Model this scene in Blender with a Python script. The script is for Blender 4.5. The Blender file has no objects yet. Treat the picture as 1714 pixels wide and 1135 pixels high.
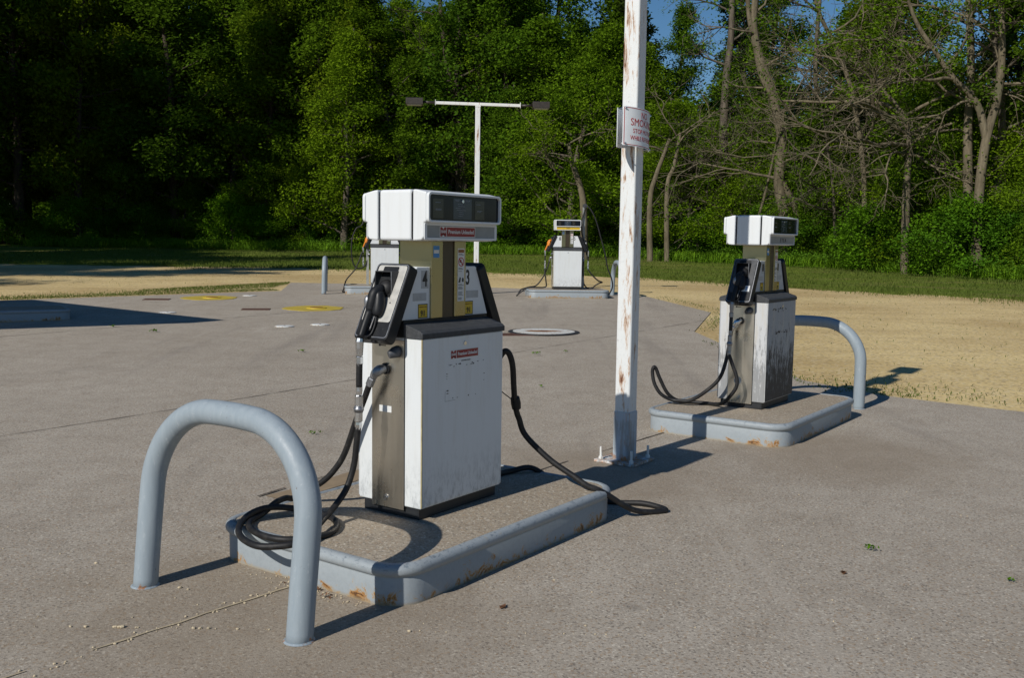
import bpy, bmesh, math, random
import numpy as np
from mathutils import Vector, Matrix
R = math.radians
scene = bpy.context.scene
COL = scene.collection

# ------------------------------------------------------------------ camera
PITCH, ROLL, FPX = 0.0994, 0.0144, 1642.5
EYE = Vector((0, 0, 1.65))
cam_d = bpy.data.cameras.new('camera')
cam_d.sensor_width = 36.0
cam_d.lens = FPX / 1714 * 36.0
cam_d.clip_end = 2000
cam = bpy.data.objects.new('camera', cam_d)
COL.objects.link(cam)
c_, s_ = math.cos(PITCH), math.sin(PITCH)
_r0, _u0, _f0 = Vector((1, 0, 0)), Vector((0, s_, c_)), Vector((0, c_, -s_))
_cr, _sr = math.cos(ROLL), math.sin(ROLL)
_right = _cr * _r0 + _sr * _u0
_up = -_sr * _r0 + _cr * _u0
M = Matrix((_right, _up, -_f0)).transposed().to_4x4()
M.translation = EYE
cam.matrix_world = M
scene.camera = cam

# ------------------------------------------------------------------ sky, sun, exposure
SUN_AZ, SUN_EL = 38.6, 35.0            # the azimuth the light travels towards (clockwise from +Y), elevation
w = bpy.data.worlds.new("World")
scene.world = w
w.use_nodes = True
nt = w.node_tree
nt.nodes.clear()
sky = nt.nodes.new('ShaderNodeTexSky')
sky.sky_type = 'NISHITA'
sky.sun_disc = False
sky.sun_elevation = R(SUN_EL)
sky.sun_rotation = R(SUN_AZ + 180)
sky.air_density = 1.0
sky.dust_density = 0.0
sky.ozone_density = 4.0
bg = nt.nodes.new('ShaderNodeBackground')
bg.inputs['Strength'].default_value = 0.062
ow = nt.nodes.new('ShaderNodeOutputWorld')
hs = nt.nodes.new('ShaderNodeHueSaturation')
hs.inputs['Saturation'].default_value = 1.2
nt.links.new(sky.outputs[0], hs.inputs['Color'])
nt.links.new(hs.outputs[0], bg.inputs[0])
nt.links.new(bg.outputs[0], ow.inputs[0])
sun_d = bpy.data.lights.new('sun', 'SUN')
sun_d.energy = 4.1
sun_d.angle = R(0.5)
sun_d.color = (1.0, 0.95, 0.87)
sun = bpy.data.objects.new('sun', sun_d)
COL.objects.link(sun)
_a, _e = R(SUN_AZ), R(SUN_EL)
SUND = Vector((math.sin(_a) * math.cos(_e), math.cos(_a) * math.cos(_e), -math.sin(_e)))
sun.rotation_euler = SUND.to_track_quat('-Z', 'Y').to_euler()
scene.view_settings.view_transform = 'Standard'
scene.view_settings.look = 'None'
scene.view_settings.exposure = 0.0
scene.view_settings.gamma = 1.0
scene.view_settings.use_curve_mapping = False
scene.cycles.max_bounces = 8
scene.cycles.transparent_max_bounces = 8
scene.cycles.use_denoising = True

# ------------------------------------------------------------------ ground profile and placing
def g(y):
    q = .02 * min(max(y - 10, 0), 15) + .012 * max(y - 25, 0)
    if y > 40:
        t = min(y, 70) - 40
        q += .0004 * t * t
        if y > 70: q += .024 * (y - 70)
    return q

def at(px, py, Y):
    """the point seen at a photograph pixel, Y metres away"""
    X, Yi = px - 857, py - 567.5
    x = X * _cr + Yi * _sr; y = -X * _sr + Yi * _cr
    d = Vector((x / FPX, c_ - y / FPX * s_, -s_ - y / FPX * c_))
    return EYE + d * (Y / d.y)

# ------------------------------------------------------------------ materials
class NT:
    def __init__(s, name):
        s.m = bpy.data.materials.new(name); s.m.use_nodes = True
        s.t = s.m.node_tree; s.n = s.t.nodes
        s.b = s.n['Principled BSDF']; s.out = s.n['Material Output']
        s.tc = s.n.new('ShaderNodeTexCoord'); s.oi = None
        s.co = s.tc.outputs['Object']
    def L(s, a, b): s.t.links.new(a, b)
    def put(s, inp, v):
        if isinstance(v, bpy.types.NodeSocket): s.L(v, inp)
        elif isinstance(v, (tuple, list)) and len(v) == 3 and inp.type == 'RGBA': inp.default_value = (*v, 1)
        else: inp.default_value = v
    def scale(s, sc, off=None):
        n = s.n.new('ShaderNodeMapping'); s.L(s.co, n.inputs[0])
        n.inputs['Scale'].default_value = sc
        if off is not None: s.put(n.inputs['Location'], off)
        return n.outputs[0]
    def noise(s, sc, detail=4, rough=.55, co=None, dist=0):
        n = s.n.new('ShaderNodeTexNoise'); s.L(co or s.co, n.inputs['Vector'])
        n.inputs['Scale'].default_value = sc; n.inputs['Detail'].default_value = detail
        n.inputs['Roughness'].default_value = rough; n.inputs['Distortion'].default_value = dist
        return n.outputs['Fac']
    def voro(s, sc, feature='F1', out='Distance', co=None):
        n = s.n.new('ShaderNodeTexVoronoi'); s.L(co or s.co, n.inputs['Vector'])
        n.feature = feature; n.inputs['Scale'].default_value = sc
        return n.outputs[out]
    def rng(s, v, a, b, lo=0., hi=1.):
        n = s.n.new('ShaderNodeMapRange'); n.interpolation_type = 'SMOOTHSTEP'
        s.put(n.inputs[0], v)
        n.inputs[1].default_value = a; n.inputs[2].default_value = b
        n.inputs[3].default_value = lo; n.inputs[4].default_value = hi
        return n.outputs[0]
    def math(s, op, a, b=0., clamp=False):
        n = s.n.new('ShaderNodeMath'); n.operation = op; n.use_clamp = clamp
        s.put(n.inputs[0], a); s.put(n.inputs[1], b)
        return n.outputs[0]
    def mix(s, f, a, b, mode='MIX'):
        n = s.n.new('ShaderNodeMix'); n.data_type = 'RGBA'; n.blend_type = mode
        s.put(n.inputs[0], f); s.put(n.inputs[6], a); s.put(n.inputs[7], b)
        return n.outputs[2]
    def sep(s, v=None):
        n = s.n.new('ShaderNodeSeparateXYZ'); s.L(v or s.co, n.inputs[0]); return n.outputs
    def rand(s):
        if not s.oi: s.oi = s.n.new('ShaderNodeObjectInfo')
        return s.oi.outputs['Random']
    def attr(s, name):
        n = s.n.new('ShaderNodeAttribute'); n.attribute_name = name; return n.outputs['Fac']
    def bump(s, h, strength=.3, dist=.01):
        n = s.n.new('ShaderNodeBump'); n.inputs['Strength'].default_value = strength
        n.inputs['Distance'].default_value = dist; s.L(h, n.inputs['Height'])
        s.L(n.outputs[0], s.b.inputs['Normal'])
    def base(s, col, rough=.6, metal=0., spec=.5):
        s.put(s.b.inputs['Base Color'], col); s.put(s.b.inputs['Roughness'], rough)
        s.put(s.b.inputs['Metallic'], metal); s.put(s.b.inputs['Specular IOR Level'], spec)
        return s.m

def simple(name, col, rough=.5, metal=0., var=.12, sc=30, bump=0., spec=.5):
    t = NT(name)
    n = t.noise(sc, 5)
    dark = tuple(c * (1 - var) for c in col); lite = tuple(min(1, c * (1 + var)) for c in col)
    if bump: t.bump(n, bump, .004)
    return t.base(t.mix(n, dark, lite), t.rng(n, .2, .8, rough * .8, min(1, rough * 1.2)), metal, spec)

def m_concrete(name, brown=0.):
    t = NT(name)
    big = t.noise(.35, 5, .6); mid = t.noise(3.2, 5, .6); fine = t.noise(60, 4, .7)
    a = t.mix(t.rng(big, .3, .7), (.372, .328, .270), (.442, .396, .332))
    a = t.mix(t.math('MULTIPLY', t.rng(mid, .35, .75), .45), a, (.262, .222, .175))
    if brown: a = t.mix(brown, a, (.315, .25, .165))
    v = t.voro(105, 'F1', 'Color')
    sp = t.sep(v)
    a = t.mix(t.rng(sp[0], .86, .96, 0, .75), a, (.60, .55, .46))
    a = t.mix(t.rng(sp[1], .82, .96, 0, .7), a, (.12, .105, .09))
    a = t.mix(t.rng(sp[2], .85, .97, 0, .6), a, (.30, .20, .115))
    a = t.mix(t.rng(fine, .42, .68, .0, .5), a, (.17, .14, .11))
    g1 = t.noise(130, 3, .7); a = t.mix(t.rng(g1, .56, .68, 0, .55), a, (.52, .46, .37))
    # old drips and wheel grime with their own outline
    st = t.noise(1.1, 6, .65, dist=.6)
    a = t.mix(t.rng(st, .58, .76, 0, .4), a, (.19, .165, .135))
    mp = t.n.new('ShaderNodeMapping'); t.L(t.co, mp.inputs[0]); mp.inputs['Rotation'].default_value = (0, 0, .6188); mp.inputs['Scale'].default_value = (1.1, .10, 1)
    tk = t.noise(1.3, 6, .65, mp.outputs[0], .25)
    a = t.mix(t.rng(tk, .53, .70, 0, .42), a, (.21, .185, .16))
    a = t.mix(t.rng(tk, .30, .42, .30, 0), a, (.50, .455, .39))
    dr = t.voro(1.35); a = t.mix(t.math('MULTIPLY', t.rng(dr, .05, .13, .55, 0), t.rng(t.noise(1.9, 3), .5, .62)), a, (.13, .115, .10))
    for (sx, sy, sr) in ((-1.0, 4.15, 1.5), (.6, 6.9, 1.3), (2.6, 7.7, 1.3)):      # ground-in dirt round the islands
        vm = t.n.new('ShaderNodeVectorMath'); vm.operation = 'DISTANCE'; t.L(t.co, vm.inputs[0]); vm.inputs[1].default_value = (sx, sy, 0)
        ds = t.math('ADD', vm.outputs['Value'], t.math('MULTIPLY', t.noise(1.7, 5, .65), 1.2))
        a = t.mix(t.rng(ds, .5 + .5, sr + .7, .5, 0), a, (.235, .185, .13))
    wh = t.noise(2.3, 5, .6, dist=.3)
    a = t.mix(t.rng(wh, .64, .76, 0, .3), a, (.40, .36, .31))
    h = t.math('ADD', t.math('MULTIPLY', t.voro(150), .6), fine)
    t.bump(h, .4, .004)
    return t.base(a, .88, 0, .25)

def m_gravel():
    t = NT('gravel')
    big = t.noise(.22, 5, .6); st = t.noise(1.0, 6, .7, t.scale((.25, 1.6, 1)), .4); f = t.noise(22, 5, .75)
    a = t.mix(t.rng(big, .36, .64), (.48, .345, .15), (.70, .545, .265))
    a = t.mix(t.rng(st, .45, .70, 0, .55), a, (.42, .305, .14))
    v = t.sep(t.voro(28, 'F1', 'Color'))
    a = t.mix(t.rng(v[0], .6, 1, 0, .55), a, (.66, .56, .38))
    a = t.mix(t.rng(v[1], .7, 1, 0, .6), a, (.20, .145, .08))
    a = t.mix(t.rng(f, .40, .68, 0, .38), a, (.30, .22, .115))
    gr = t.noise(.9, 6, .7)
    a = t.mix(t.rng(gr, .62, .72, 0, .45), a, (.13, .15, .035))
    t.bump(t.math('ADD', f, t.math('MULTIPLY', t.voro(28), .5)), .45, .012)
    return t.base(a, .95, 0, .15)

def m_grass():
    t = NT('grass')
    big = t.noise(.3, 6, .65); f = t.noise(9, 6, .8); d = t.noise(.55, 6, .7, t.scale((.4, 1.3, 1), (3, 7, 0)))
    a = t.mix(t.rng(big, .3, .7), (.12, .175, .018), (.19, .24, .03))
    a = t.mix(t.rng(f, .35, .7, 0, .7), a, (.04, .07, .012))
    a = t.mix(t.rng(d, .50, .68, 0, .85), a, (.25, .185, .085))
    k = t.noise(1.6, 5, .7); a = t.mix(t.rng(k, .5, .7, 0, .6), a, (.07, .12, .014))
    t.bump(f, 1., .05)
    return t.base(a, .95, 0, .1)

def m_floor():
    t = NT('leaf_mould')
    f = t.noise(6, 6, .75)
    t.bump(f, .9, .06)
    return t.base(t.mix(f, (.022, .018, .01), (.06, .048, .022)), .95, 0, .1)

def m_leaf(name, dark, lite, warm, transl=.3):
    t = NT(name)
    a = t.mix(t.attr('tint'), dark, lite)
    a = t.mix(t.rng(t.rand(), 0, 1, 0, .55), a, warm)
    fr = t.math('FRACT', t.math('MULTIPLY', t.rand(), 7.31))
    a = t.mix(t.rng(fr, .5, 1, 0, .45), a, (lite[0] * .25, lite[1] * .42, lite[2] * 1.1))
    t.n.remove(t.b)
    d = t.n.new('ShaderNodeBsdfDiffuse'); tr = t.n.new('ShaderNodeBsdfTranslucent'); mx = t.n.new('ShaderNodeMixShader')
    t.L(a, d.inputs[0]); t.L(t.mix(.5, a, (.12, .22, .01)), tr.inputs[0])
    mx.inputs[0].default_value = transl
    t.L(d.outputs[0], mx.inputs[1]); t.L(tr.outputs[0], mx.inputs[2]); t.L(mx.outputs[0], t.out.inputs[0])
    return t.m

def m_bark(name, a, b):
    t = NT(name)
    n = t.noise(5, 6, .7, t.scale((1, 1, .22))); k = t.noise(1.2, 4)
    c = t.mix(t.rng(n, .3, .7), a, b)
    c = t.mix(t.rng(k, .55, .7, 0, .5), c, (.10, .11, .06))
    t.bump(n, .9, .04)
    return t.base(c, .92, 0, .15)

def m_white(name, base=(.67, .70, .715), dirt=.25, grime=0., low=0.):
    """painted cabinet steel: runs of dirt, specks, chips, and on request worn-through dark grime"""
    t = NT(name)
    run = t.noise(6, 6, .7, t.scale((3.5, 3.5, .35))); fl = t.noise(55, 5, .7); big = t.noise(2.2, 4)
    a = t.mix(t.rng(run, .48, .72, 0, dirt), base, (.50, .48, .43))
    a = t.mix(t.rng(fl, .66, .74, 0, .4 * (dirt + .1) * 2), a, (.16, .13, .10))
    a = t.mix(t.rng(big, .5, .75, 0, dirt * .6), a, (.60, .60, .56))
    rough = .42
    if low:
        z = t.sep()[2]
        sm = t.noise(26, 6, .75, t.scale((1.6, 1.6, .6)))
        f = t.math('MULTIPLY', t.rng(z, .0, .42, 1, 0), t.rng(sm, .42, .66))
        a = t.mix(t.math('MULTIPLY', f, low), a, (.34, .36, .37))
    if grime:
        z = t.sep()[2]
        sm = t.math('ADD', t.math('MULTIPLY', t.noise(12, 7, .8, t.scale((4.2, 4.2, .55)), .4), .72), t.math('MULTIPLY', t.noise(9, 6, .7), .28))
        k = t.math('ADD', sm, t.rng(z, .05, .95, .16, -.045))
        f = t.rng(k, .535, .605)
        a = t.mix(t.math('MULTIPLY', f, grime), a, (.025, .026, .03))
        rough = .6
    t.bump(fl, .06, .002)
    return t.base(a, rough, 0, .45)

def m_steel():
    t = NT('stainless_steel')
    br = t.noise(60, 4, .6, t.scale((1, 1, .03))); sm = t.noise(4, 5, .6)
    c = t.mix(t.rng(sm, .35, .7, 0, .6), (.72, .67, .58), (.52, .46, .38))
    return t.base(c, t.rng(t.math('ADD', sm, t.math('MULTIPLY', br, .3)), .4, .85, .2, .4), 1., .5)

def m_rustpaint(name, paint, low_blue=False, amount=.5, blotch=False):
    t = NT(name)
    run = t.noise(7, 6, .75, t.scale((3, 3, .45)), .3); sp = t.noise(38, 5, .7); z = t.sep()[2]
    a = t.mix(t.rng(sp, .5, .8, 0, .35), paint, tuple(c * .62 for c in paint))
    lo = .62 - .1 * amount
    a = t.mix(t.rng(run, lo, lo + .08, 0, .7), a, (.42, .22, .08))
    a = t.mix(t.rng(run, lo + .07, lo + .12), a, (.13, .045, .018))
    a = t.mix(t.rng(sp, .68, .73, 0, .9), a, (.10, .06, .035))
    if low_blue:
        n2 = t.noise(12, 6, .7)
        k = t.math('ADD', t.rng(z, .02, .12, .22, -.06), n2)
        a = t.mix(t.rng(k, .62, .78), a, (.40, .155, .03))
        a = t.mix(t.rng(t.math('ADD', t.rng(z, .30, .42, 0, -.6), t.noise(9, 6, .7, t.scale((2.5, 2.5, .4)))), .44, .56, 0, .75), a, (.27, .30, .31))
    t.bump(t.math('ADD', run, sp), .25, .004)
    return t.base(a, .58, 0, .4)

def m_islandsteel():
    t = NT('grey_blue_curb_paint')
    z = t.sep()[2]
    n = t.noise(9, 7, .75, None, .5); f = t.noise(40, 5, .7); big = t.noise(1.6, 4)
    a = t.mix(t.rng(f, .4, .75, 0, .4), (.29, .325, .35), (.21, .238, .26))
    a = t.mix(t.rng(big, .4, .7, 0, .35), a, (.33, .365, .385))
    rz = t.rng(z, .0, .13, .155, -.02)
    k = t.math('ADD', t.math('ADD', n, rz), t.rng(t.noise(1.3, 3), .45, .72, -.06, .06))
    a = t.mix(t.rng(k, .585, .66, 0, .55), a, (.36, .27, .14))
    a = t.mix(t.rng(k, .63, .68, 0, .9), a, (.34, .155, .03))
    a = t.mix(t.rng(k, .68, .74), a, (.07, .032, .016))
    a = t.mix(t.rng(t.math('ADD', z, t.math('MULTIPLY', f, .012)), .006, .026, .7, 0), a, (.30, .245, .16))
    sc = t.noise(30, 6, .75, t.scale((1, 1, 2.5)))
    a = t.mix(t.math('MULTIPLY', t.rng(z, .15, .185), t.rng(sc, .52, .64)), a, (.16, .19, .22))
    t.bump(n, .25, .006)
    return t.base(a, .5, 0, .4)

def m_hoop():
    t = NT('grey_blue_pipe_paint')
    z = t.sep()[2]
    br = t.noise(30, 5, .6, t.scale((1, 1, .12))); f = t.noise(14, 6, .7)
    a = t.mix(t.rng(br, .35, .7, 0, .55), (.258, .308, .348), (.318, .368, .404))
    k = t.math('ADD', f, t.rng(z, .008, .06, .13, -.14))
    a = t.mix(t.rng(k, .66, .72, 0, .85), a, (.30, .12, .03))
    a = t.mix(t.rng(t.noise(50, 4), .72, .76, 0, .5), a, (.12, .12, .11))
    chip = t.noise(17, 6, .75); a = t.mix(t.rng(chip, .67, .70, 0, .8), a, (.11, .075, .05))
    sc = t.noise(60, 4, .7, t.scale((1, 1, .3))); a = t.mix(t.rng(sc, .58, .7, 0, .35), a, (.46, .50, .53))
    t.bump(t.math('ADD', br, chip), .2, .004)
    return t.base(a, t.rng(chip, .3, .7, .38, .6), 0, .4)

M_CONC = m_concrete('concrete'); M_ISLTOP = m_concrete('island_concrete', .45)
M_GRAVEL = m_gravel(); M_GRASS = m_grass(); M_FLOOR = m_floor()
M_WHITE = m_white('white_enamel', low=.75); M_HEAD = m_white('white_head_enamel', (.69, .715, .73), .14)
M_WORN = m_white('worn_white_enamel', (.34, .37, .405), .6, grime=.97)
M_WORNPOST = m_white('scuffed_white_enamel', (.52, .535, .55), .9, grime=.5)
M_STEEL = m_steel()
M_BROWN = simple('bronze_recess', (.06, .045, .03), .35, .3)
M_GOLD = simple('grass_reflection_column_steel', (.34, .31, .19), .30, 1., .16, 5)  # olive tint puts the reflection of grass into the steel's base colour
M_CAP = simple('grey_cap_plastic', (.052, .055, .060), .62, 0, .7, 45, .1, .3)
M_BLACK = simple('black_plastic', (.011, .012, .014), .48, 0, .3, 20, 0, .28)
M_KICK = simple('black_kick_paint', (.018, .02, .023), .5, 0, .6, 14)
def m_rubber():
    t = NT('black_rubber')
    n = t.noise(16, 6, .75); k = t.noise(70, 4, .7)
    a = t.mix(t.rng(n, .48, .72, 0, .8), (.012, .012, .013), (.045, .042, .038))
    a = t.mix(t.rng(k, .66, .74, 0, .5), a, (.12, .115, .105))
    t.bump(k, .15, .002)
    return t.base(a, .55, 0, .35)
M_RUBBER = m_rubber()
M_CHROME = simple('nickel_fitting', (.66, .67, .68), .26, 1., .12, 50)
M_LEVER = simple('dark_lever_steel', (.10, .10, .105), .45, .6, .2, 30)
M_DULL = simple('dull_cast_metal', (.30, .31, .33), .42, .8, .2, 40)
M_PLATE = simple('worn_aluminium_plate', (.46, .45, .42), .5, .25, .22, 28)
M_DKPLATE = simple('dark_grey_plate', (.05, .052, .056), .4, .2, .3, 20)
M_TRIM = simple('aged_cream_trim', (.38, .32, .18), .6, 0, .4, 25)
M_GLASS = simple('dark_display_glass', (.004, .006, .012), .16, 0, .2, 8, 0, .22)
M_GLASSBLUE = simple('blue_grey_display_panel', (.018, .03, .05), .2, 0, .3, 14)
M_GLASSBRN = simple('dead_digit_window', (.010, .008, .006), .2, 0, .3, 14)
M_PALE = simple('faded_display_print', (.16, .18, .21), .5)
M_GREYPANEL = simple('weathered_grey_panel', (.26, .275, .275), .55, 0, .3, 12)
M_RED = simple('sticker_red', (.26, .025, .022), .5, 0, .3, 30)
M_STWHITE = simple('sticker_white', (.66, .67, .66), .5, 0, .12, 30)
M_STGREY = simple('sticker_backing_grey', (.42, .43, .43), .55, 0, .3, 24)
M_YEL = simple('sticker_yellow', (.62, .42, .02), .5, 0, .18, 30)
M_INK = simple('black_ink', (.014, .014, .016), .55)
M_BLUEST = simple('sticker_blue', (.06, .23, .52), .5, 0, .25, 30)
M_ORANGEST = simple('sticker_orange_brown', (.25, .10, .025), .5)
M_ISL = m_islandsteel(); M_HOOP = m_hoop()
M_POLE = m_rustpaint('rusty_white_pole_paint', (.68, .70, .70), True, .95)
M_POLE2 = m_rustpaint('rusty_white_arm_paint', (.72, .73, .71), False, .6)
M_SLEEVE = m_rustpaint('shade_blue_sleeve_paint', (.40, .47, .54), True, .75)  # bluish shade at the pole's foot is put into the sleeve's paint colour
M_SIGN = simple('sign_white', (.78, .81, .83), .45, 0, .14, 9)
M_SIGNBACK = simple('sign_back_grey', (.44, .45, .44), .5, .3, .2, 9)
M_SIGNRED = simple('sign_red', (.42, .022, .02), .5, 0, .2, 30)
M_LAMPBOX = simple('brown_lamp_housing', (.035, .028, .022), .5, 0, .4, 12)
M_LENS = simple('frosted_lamp_lens', (.30, .29, .26), .3)
M_ORANGE = simple('orange_nozzle_boot', (.62, .20, .015), .45, 0, .2, 20)
M_COVERW = m_rustpaint('white_cover_paint', (.62, .63, .60), False, .9)
M_COVERY = m_rustpaint('yellow_cover_paint', (.52, .38, .03), False, .25)
M_YPAINT = simple('yellow_ground_paint', (.44, .33, .04), .85, 0, .35, 6)
M_COVERB = simple('black_cover_rim', (.025, .025, .027), .6)
M_RUSTPLATE = simple('rusty_steel_plate', (.10, .045, .028), .7, .2, .4, 14)
M_JOINT = simple('joint_dirt', (.07, .058, .045), .95, 0, .5, 20)
M_FAINT = simple('faint_joint', (.19, .165, .135), .95, 0, .4, 20)
M_SAND = simple('joint_sand', (.40, .33, .22), .95, 0, .35, 30, .4)
M_PATCH = simple('tan_mortar_patch', (.27, .20, .125), .95, 0, .25, 12, .3)
M_PEB = simple('pale_pebble', (.50, .42, .29), .9, 0, .35, 3)
M_DRYLEAF = simple('dry_leaf', (.16, .075, .035), .9, 0, .5, 9)
M_ROOF = simple('canopy_white', (.55, .55, .53), .6)
M_SOIL = simple('bare_soil', (.05, .032, .02), .95, 0, .4, 5, .6)
LEAF_MAPLE = m_leaf('maple_leaf', (.075, .145, .008), (.20, .33, .016), (.21, .31, .012), .42)
LEAF_TALL = m_leaf('forest_leaf', (.042, .098, .008), (.14, .25, .014), (.18, .215, .010), .4)
LEAF_PINE = m_leaf('pine_needle', (.014, .036, .010), (.042, .08, .018), (.05, .06, .014), .2)
LEAF_SHRUB = m_leaf('shrub_leaf', (.050, .130, .008), (.14, .28, .014), (.13, .27, .010))
LEAF_WEED = m_leaf('weed_blade', (.075, .16, .010), (.18, .33, .020), (.17, .29, .02))
LEAF_LAWN = m_leaf('lawn_blade', (.08, .12, .016), (.18, .22, .035), (.18, .19, .03))
BARK = m_bark('grey_brown_bark', (.055, .045, .035), (.16, .135, .105))
BARK_PALE = m_bark('pale_bark', (.085, .07, .046), (.20, .168, .115))
BARK_DARK = m_bark('dark_bark', (.03, .024, .018), (.085, .068, .05))

# ------------------------------------------------------------------ object helpers
def empty(name, loc=(0, 0, 0), rz=0., label=None, cat=None, group=None):
    o = bpy.data.objects.new(name, None); COL.objects.link(o)
    o.location = loc; o.rotation_euler = (0, 0, rz); o.empty_display_size = .2
    return tag(o, label, cat, group)

def tag(o, label=None, cat=None, group=None, kind=None):
    if label: o['label'] = label
    if cat: o['category'] = cat
    if group: o['group'] = group
    if kind: o['kind'] = kind
    return o

def link(name, me, mat, parent=None, smooth=False, bevel=0., seg=2):
    o = bpy.data.objects.new(name, me); COL.objects.link(o)
    if mat is not None and not me.materials:
        for m in (mat if isinstance(mat, (list, tuple)) else [mat]): me.materials.append(m)
    if parent: o.parent = parent
    if smooth:
        for p in me.polygons: p.use_smooth = True
    if bevel:
        b = o.modifiers.new('bevel', 'BEVEL'); b.width = bevel; b.segments = seg; b.limit_method = 'ANGLE'; b.angle_limit = R(35)
        b.harden_normals = False
    return o

class MB:
    """collects shapes into one mesh"""
    def __init__(s): s.v = []; s.f = []; s.sm = []
    def add(s, vs, fs, smooth=False):
        k = len(s.v); s.v += [tuple(v) for v in vs]
        s.f += [tuple(i + k for i in f) for f in fs]; s.sm += [smooth] * len(fs)
        return s
    def box(s, x0, x1, y0, y1, z0, z1):
        vs = [(x, y, z) for x in (x0, x1) for y in (y0, y1) for z in (z0, z1)]
        return s.add(vs, [(0, 1, 3, 2), (4, 6, 7, 5), (0, 4, 5, 1), (2, 3, 7, 6), (0, 2, 6, 4), (1, 5, 7, 3)])
    def prism(s, prof, axis, a, b):
        """prof: 2-D outline in the two other axes (order xyz without axis)"""
        def P(p, t):
            return {'x': (t, p[0], p[1]), 'y': (p[0], t, p[1]), 'z': (p[0], p[1], t)}[axis]
        n = len(prof)
        vs = [P(p, a) for p in prof] + [P(p, b) for p in prof]
        fs = [tuple(range(n))[::-1], tuple(range(n, 2 * n))] + [(i, (i + 1) % n, n + (i + 1) % n, n + i) for i in range(n)]
        return s.add(vs, fs)
    def ring(s, outer, inner, axis, a, b):
        def P(p, t):
            return {'x': (t, p[0], p[1]), 'y': (p[0], t, p[1]), 'z': (p[0], p[1], t)}[axis]
        n = len(outer)
        vs = [P(p, a) for p in outer] + [P(p, b) for p in outer] + [P(p, a) for p in inner] + [P(p, b) for p in inner]
        fs = []
        for i in range(n):
            j = (i + 1) % n
            fs += [(i, j, n + j, n + i), (2 * n + i, 3 * n + i, 3 * n + j, 2 * n + j), (n + i, n + j, 3 * n + j, 3 * n + i), (i, 2 * n + i, 2 * n + j, j)]
        return s.add(vs, fs)
    def tube(s, pts, r, seg=12, cap=True, smooth=True):
        pts = [Vector(p) for p in pts]; n = len(pts)
        rs = r if isinstance(r, (list, tuple)) else [r] * n
        vs, fs = [], []; prev = None
        for i, p in enumerate(pts):
            t = (pts[min(i + 1, n - 1)] - pts[max(i - 1, 0)])
            t = t.normalized() if t.length > 1e-9 else Vector((0, 0, 1))
            if prev is None:
                q = Vector((0, 0, 1)) if abs(t.z) < .9 else Vector((1, 0, 0))
                a = t.cross(q).normalized()
            else:
                a = prev - t * prev.dot(t)
                a = a.normalized() if a.length > 1e-6 else t.orthogonal().normalized()
            prev = a; b = t.cross(a)
            for k in range(seg):
                an = 2 * math.pi * k / seg
                vs.append(p + (a * math.cos(an) + b * math.sin(an)) * rs[i])
        for i in range(n - 1):
            for k in range(seg):
                k2 = (k + 1) % seg
                fs.append((i * seg + k, i * seg + k2, (i + 1) * seg + k2, (i + 1) * seg + k))
        s.add(vs, fs, smooth)
        if cap:
            s.add([vs[k] for k in range(seg)], [tuple(range(seg))[::-1]])
            s.add([vs[(n - 1) * seg + k] for k in range(seg)], [tuple(range(seg))])
        return s
    def ball(s, c, rx, ry, rz, seg=14, rings=9):
        vs, fs = [], []
        for i in range(rings + 1):
            th = math.pi * i / rings
            for k in range(seg):
                ph = 2 * math.pi * k / seg
                vs.append((c[0] + rx * math.sin(th) * math.cos(ph), c[1] + ry * math.sin(th) * math.sin(ph), c[2] + rz * math.cos(th)))
        for i in range(rings):
            for k in range(seg):
                k2 = (k + 1) % seg
                fs.append((i * seg + k, (i + 1) * seg + k, (i + 1) * seg + k2, i * seg + k2))
        return s.add(vs, fs, True)
    def disc(s, c, r, z0, z1, seg=28, r2=None):
        r2 = r if r2 is None else r2
        vs = [(c[0] + r * math.cos(2 * math.pi * k / seg), c[1] + r * math.sin(2 * math.pi * k / seg), z0) for k in range(seg)]
        vs += [(c[0] + r2 * math.cos(2 * math.pi * k / seg), c[1] + r2 * math.sin(2 * math.pi * k / seg), z1) for k in range(seg)]
        return s.add(vs, [tuple(range(seg))[::-1], tuple(range(seg, 2 * seg))] + [(k, (k + 1) % seg, seg + (k + 1) % seg, seg + k) for k in range(seg)])
    def xf(s, m):
        s.v = [tuple(m @ Vector(v)) for v in s.v]; return s
    def build(s, name, mat, parent=None, bevel=0., xf=None, seg=2, kind=None):
        me = bpy.data.meshes.new(name)
        me.from_pydata(s.v, [], s.f)
        bm = bmesh.new(); bm.from_mesh(me)
        bmesh.ops.remove_doubles(bm, verts=bm.verts, dist=1e-5)
        bmesh.ops.recalc_face_normals(bm, faces=bm.faces)
        bm.to_mesh(me); bm.free()
        if any(s.sm):
            if len(me.polygons) == len(s.sm): me.polygons.foreach_set('use_smooth', s.sm)
            else:
                for p in me.polygons: p.use_smooth = True
        if xf is not None: me.transform(xf)
        o = link(name, me, mat, parent, bevel=bevel, seg=seg)
        if kind: o['kind'] = kind
        return o

def rrect(x0, x1, y0, y1, r, seg=5):
    out = []
    for cx, cy, a in ((x1 - r, y1 - r, 0), (x0 + r, y1 - r, 90), (x0 + r, y0 + r, 180), (x1 - r, y0 + r, 270)):
        for k in range(seg + 1):
            t = R(a + 90 * k / seg); out.append((cx + r * math.cos(t), cy + r * math.sin(t)))
    return out

def smooth_path(pts, n=10):
    """Catmull-Rom through the points"""
    P = [Vector(p) for p in pts]
    P = [P[0] * 2 - P[1]] + P + [P[-1] * 2 - P[-2]]
    out = []
    for i in range(1, len(P) - 2):
        a, b, c, d = P[i - 1:i + 3]
        for k in range(n):
            t = k / n
            out.append(.5 * ((2 * b) + (c - a) * t + (2 * a - 5 * b + 4 * c - d) * t * t + (3 * b - a - 3 * c + d) * t ** 3))
    out.append(P[-2])
    return out

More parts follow.
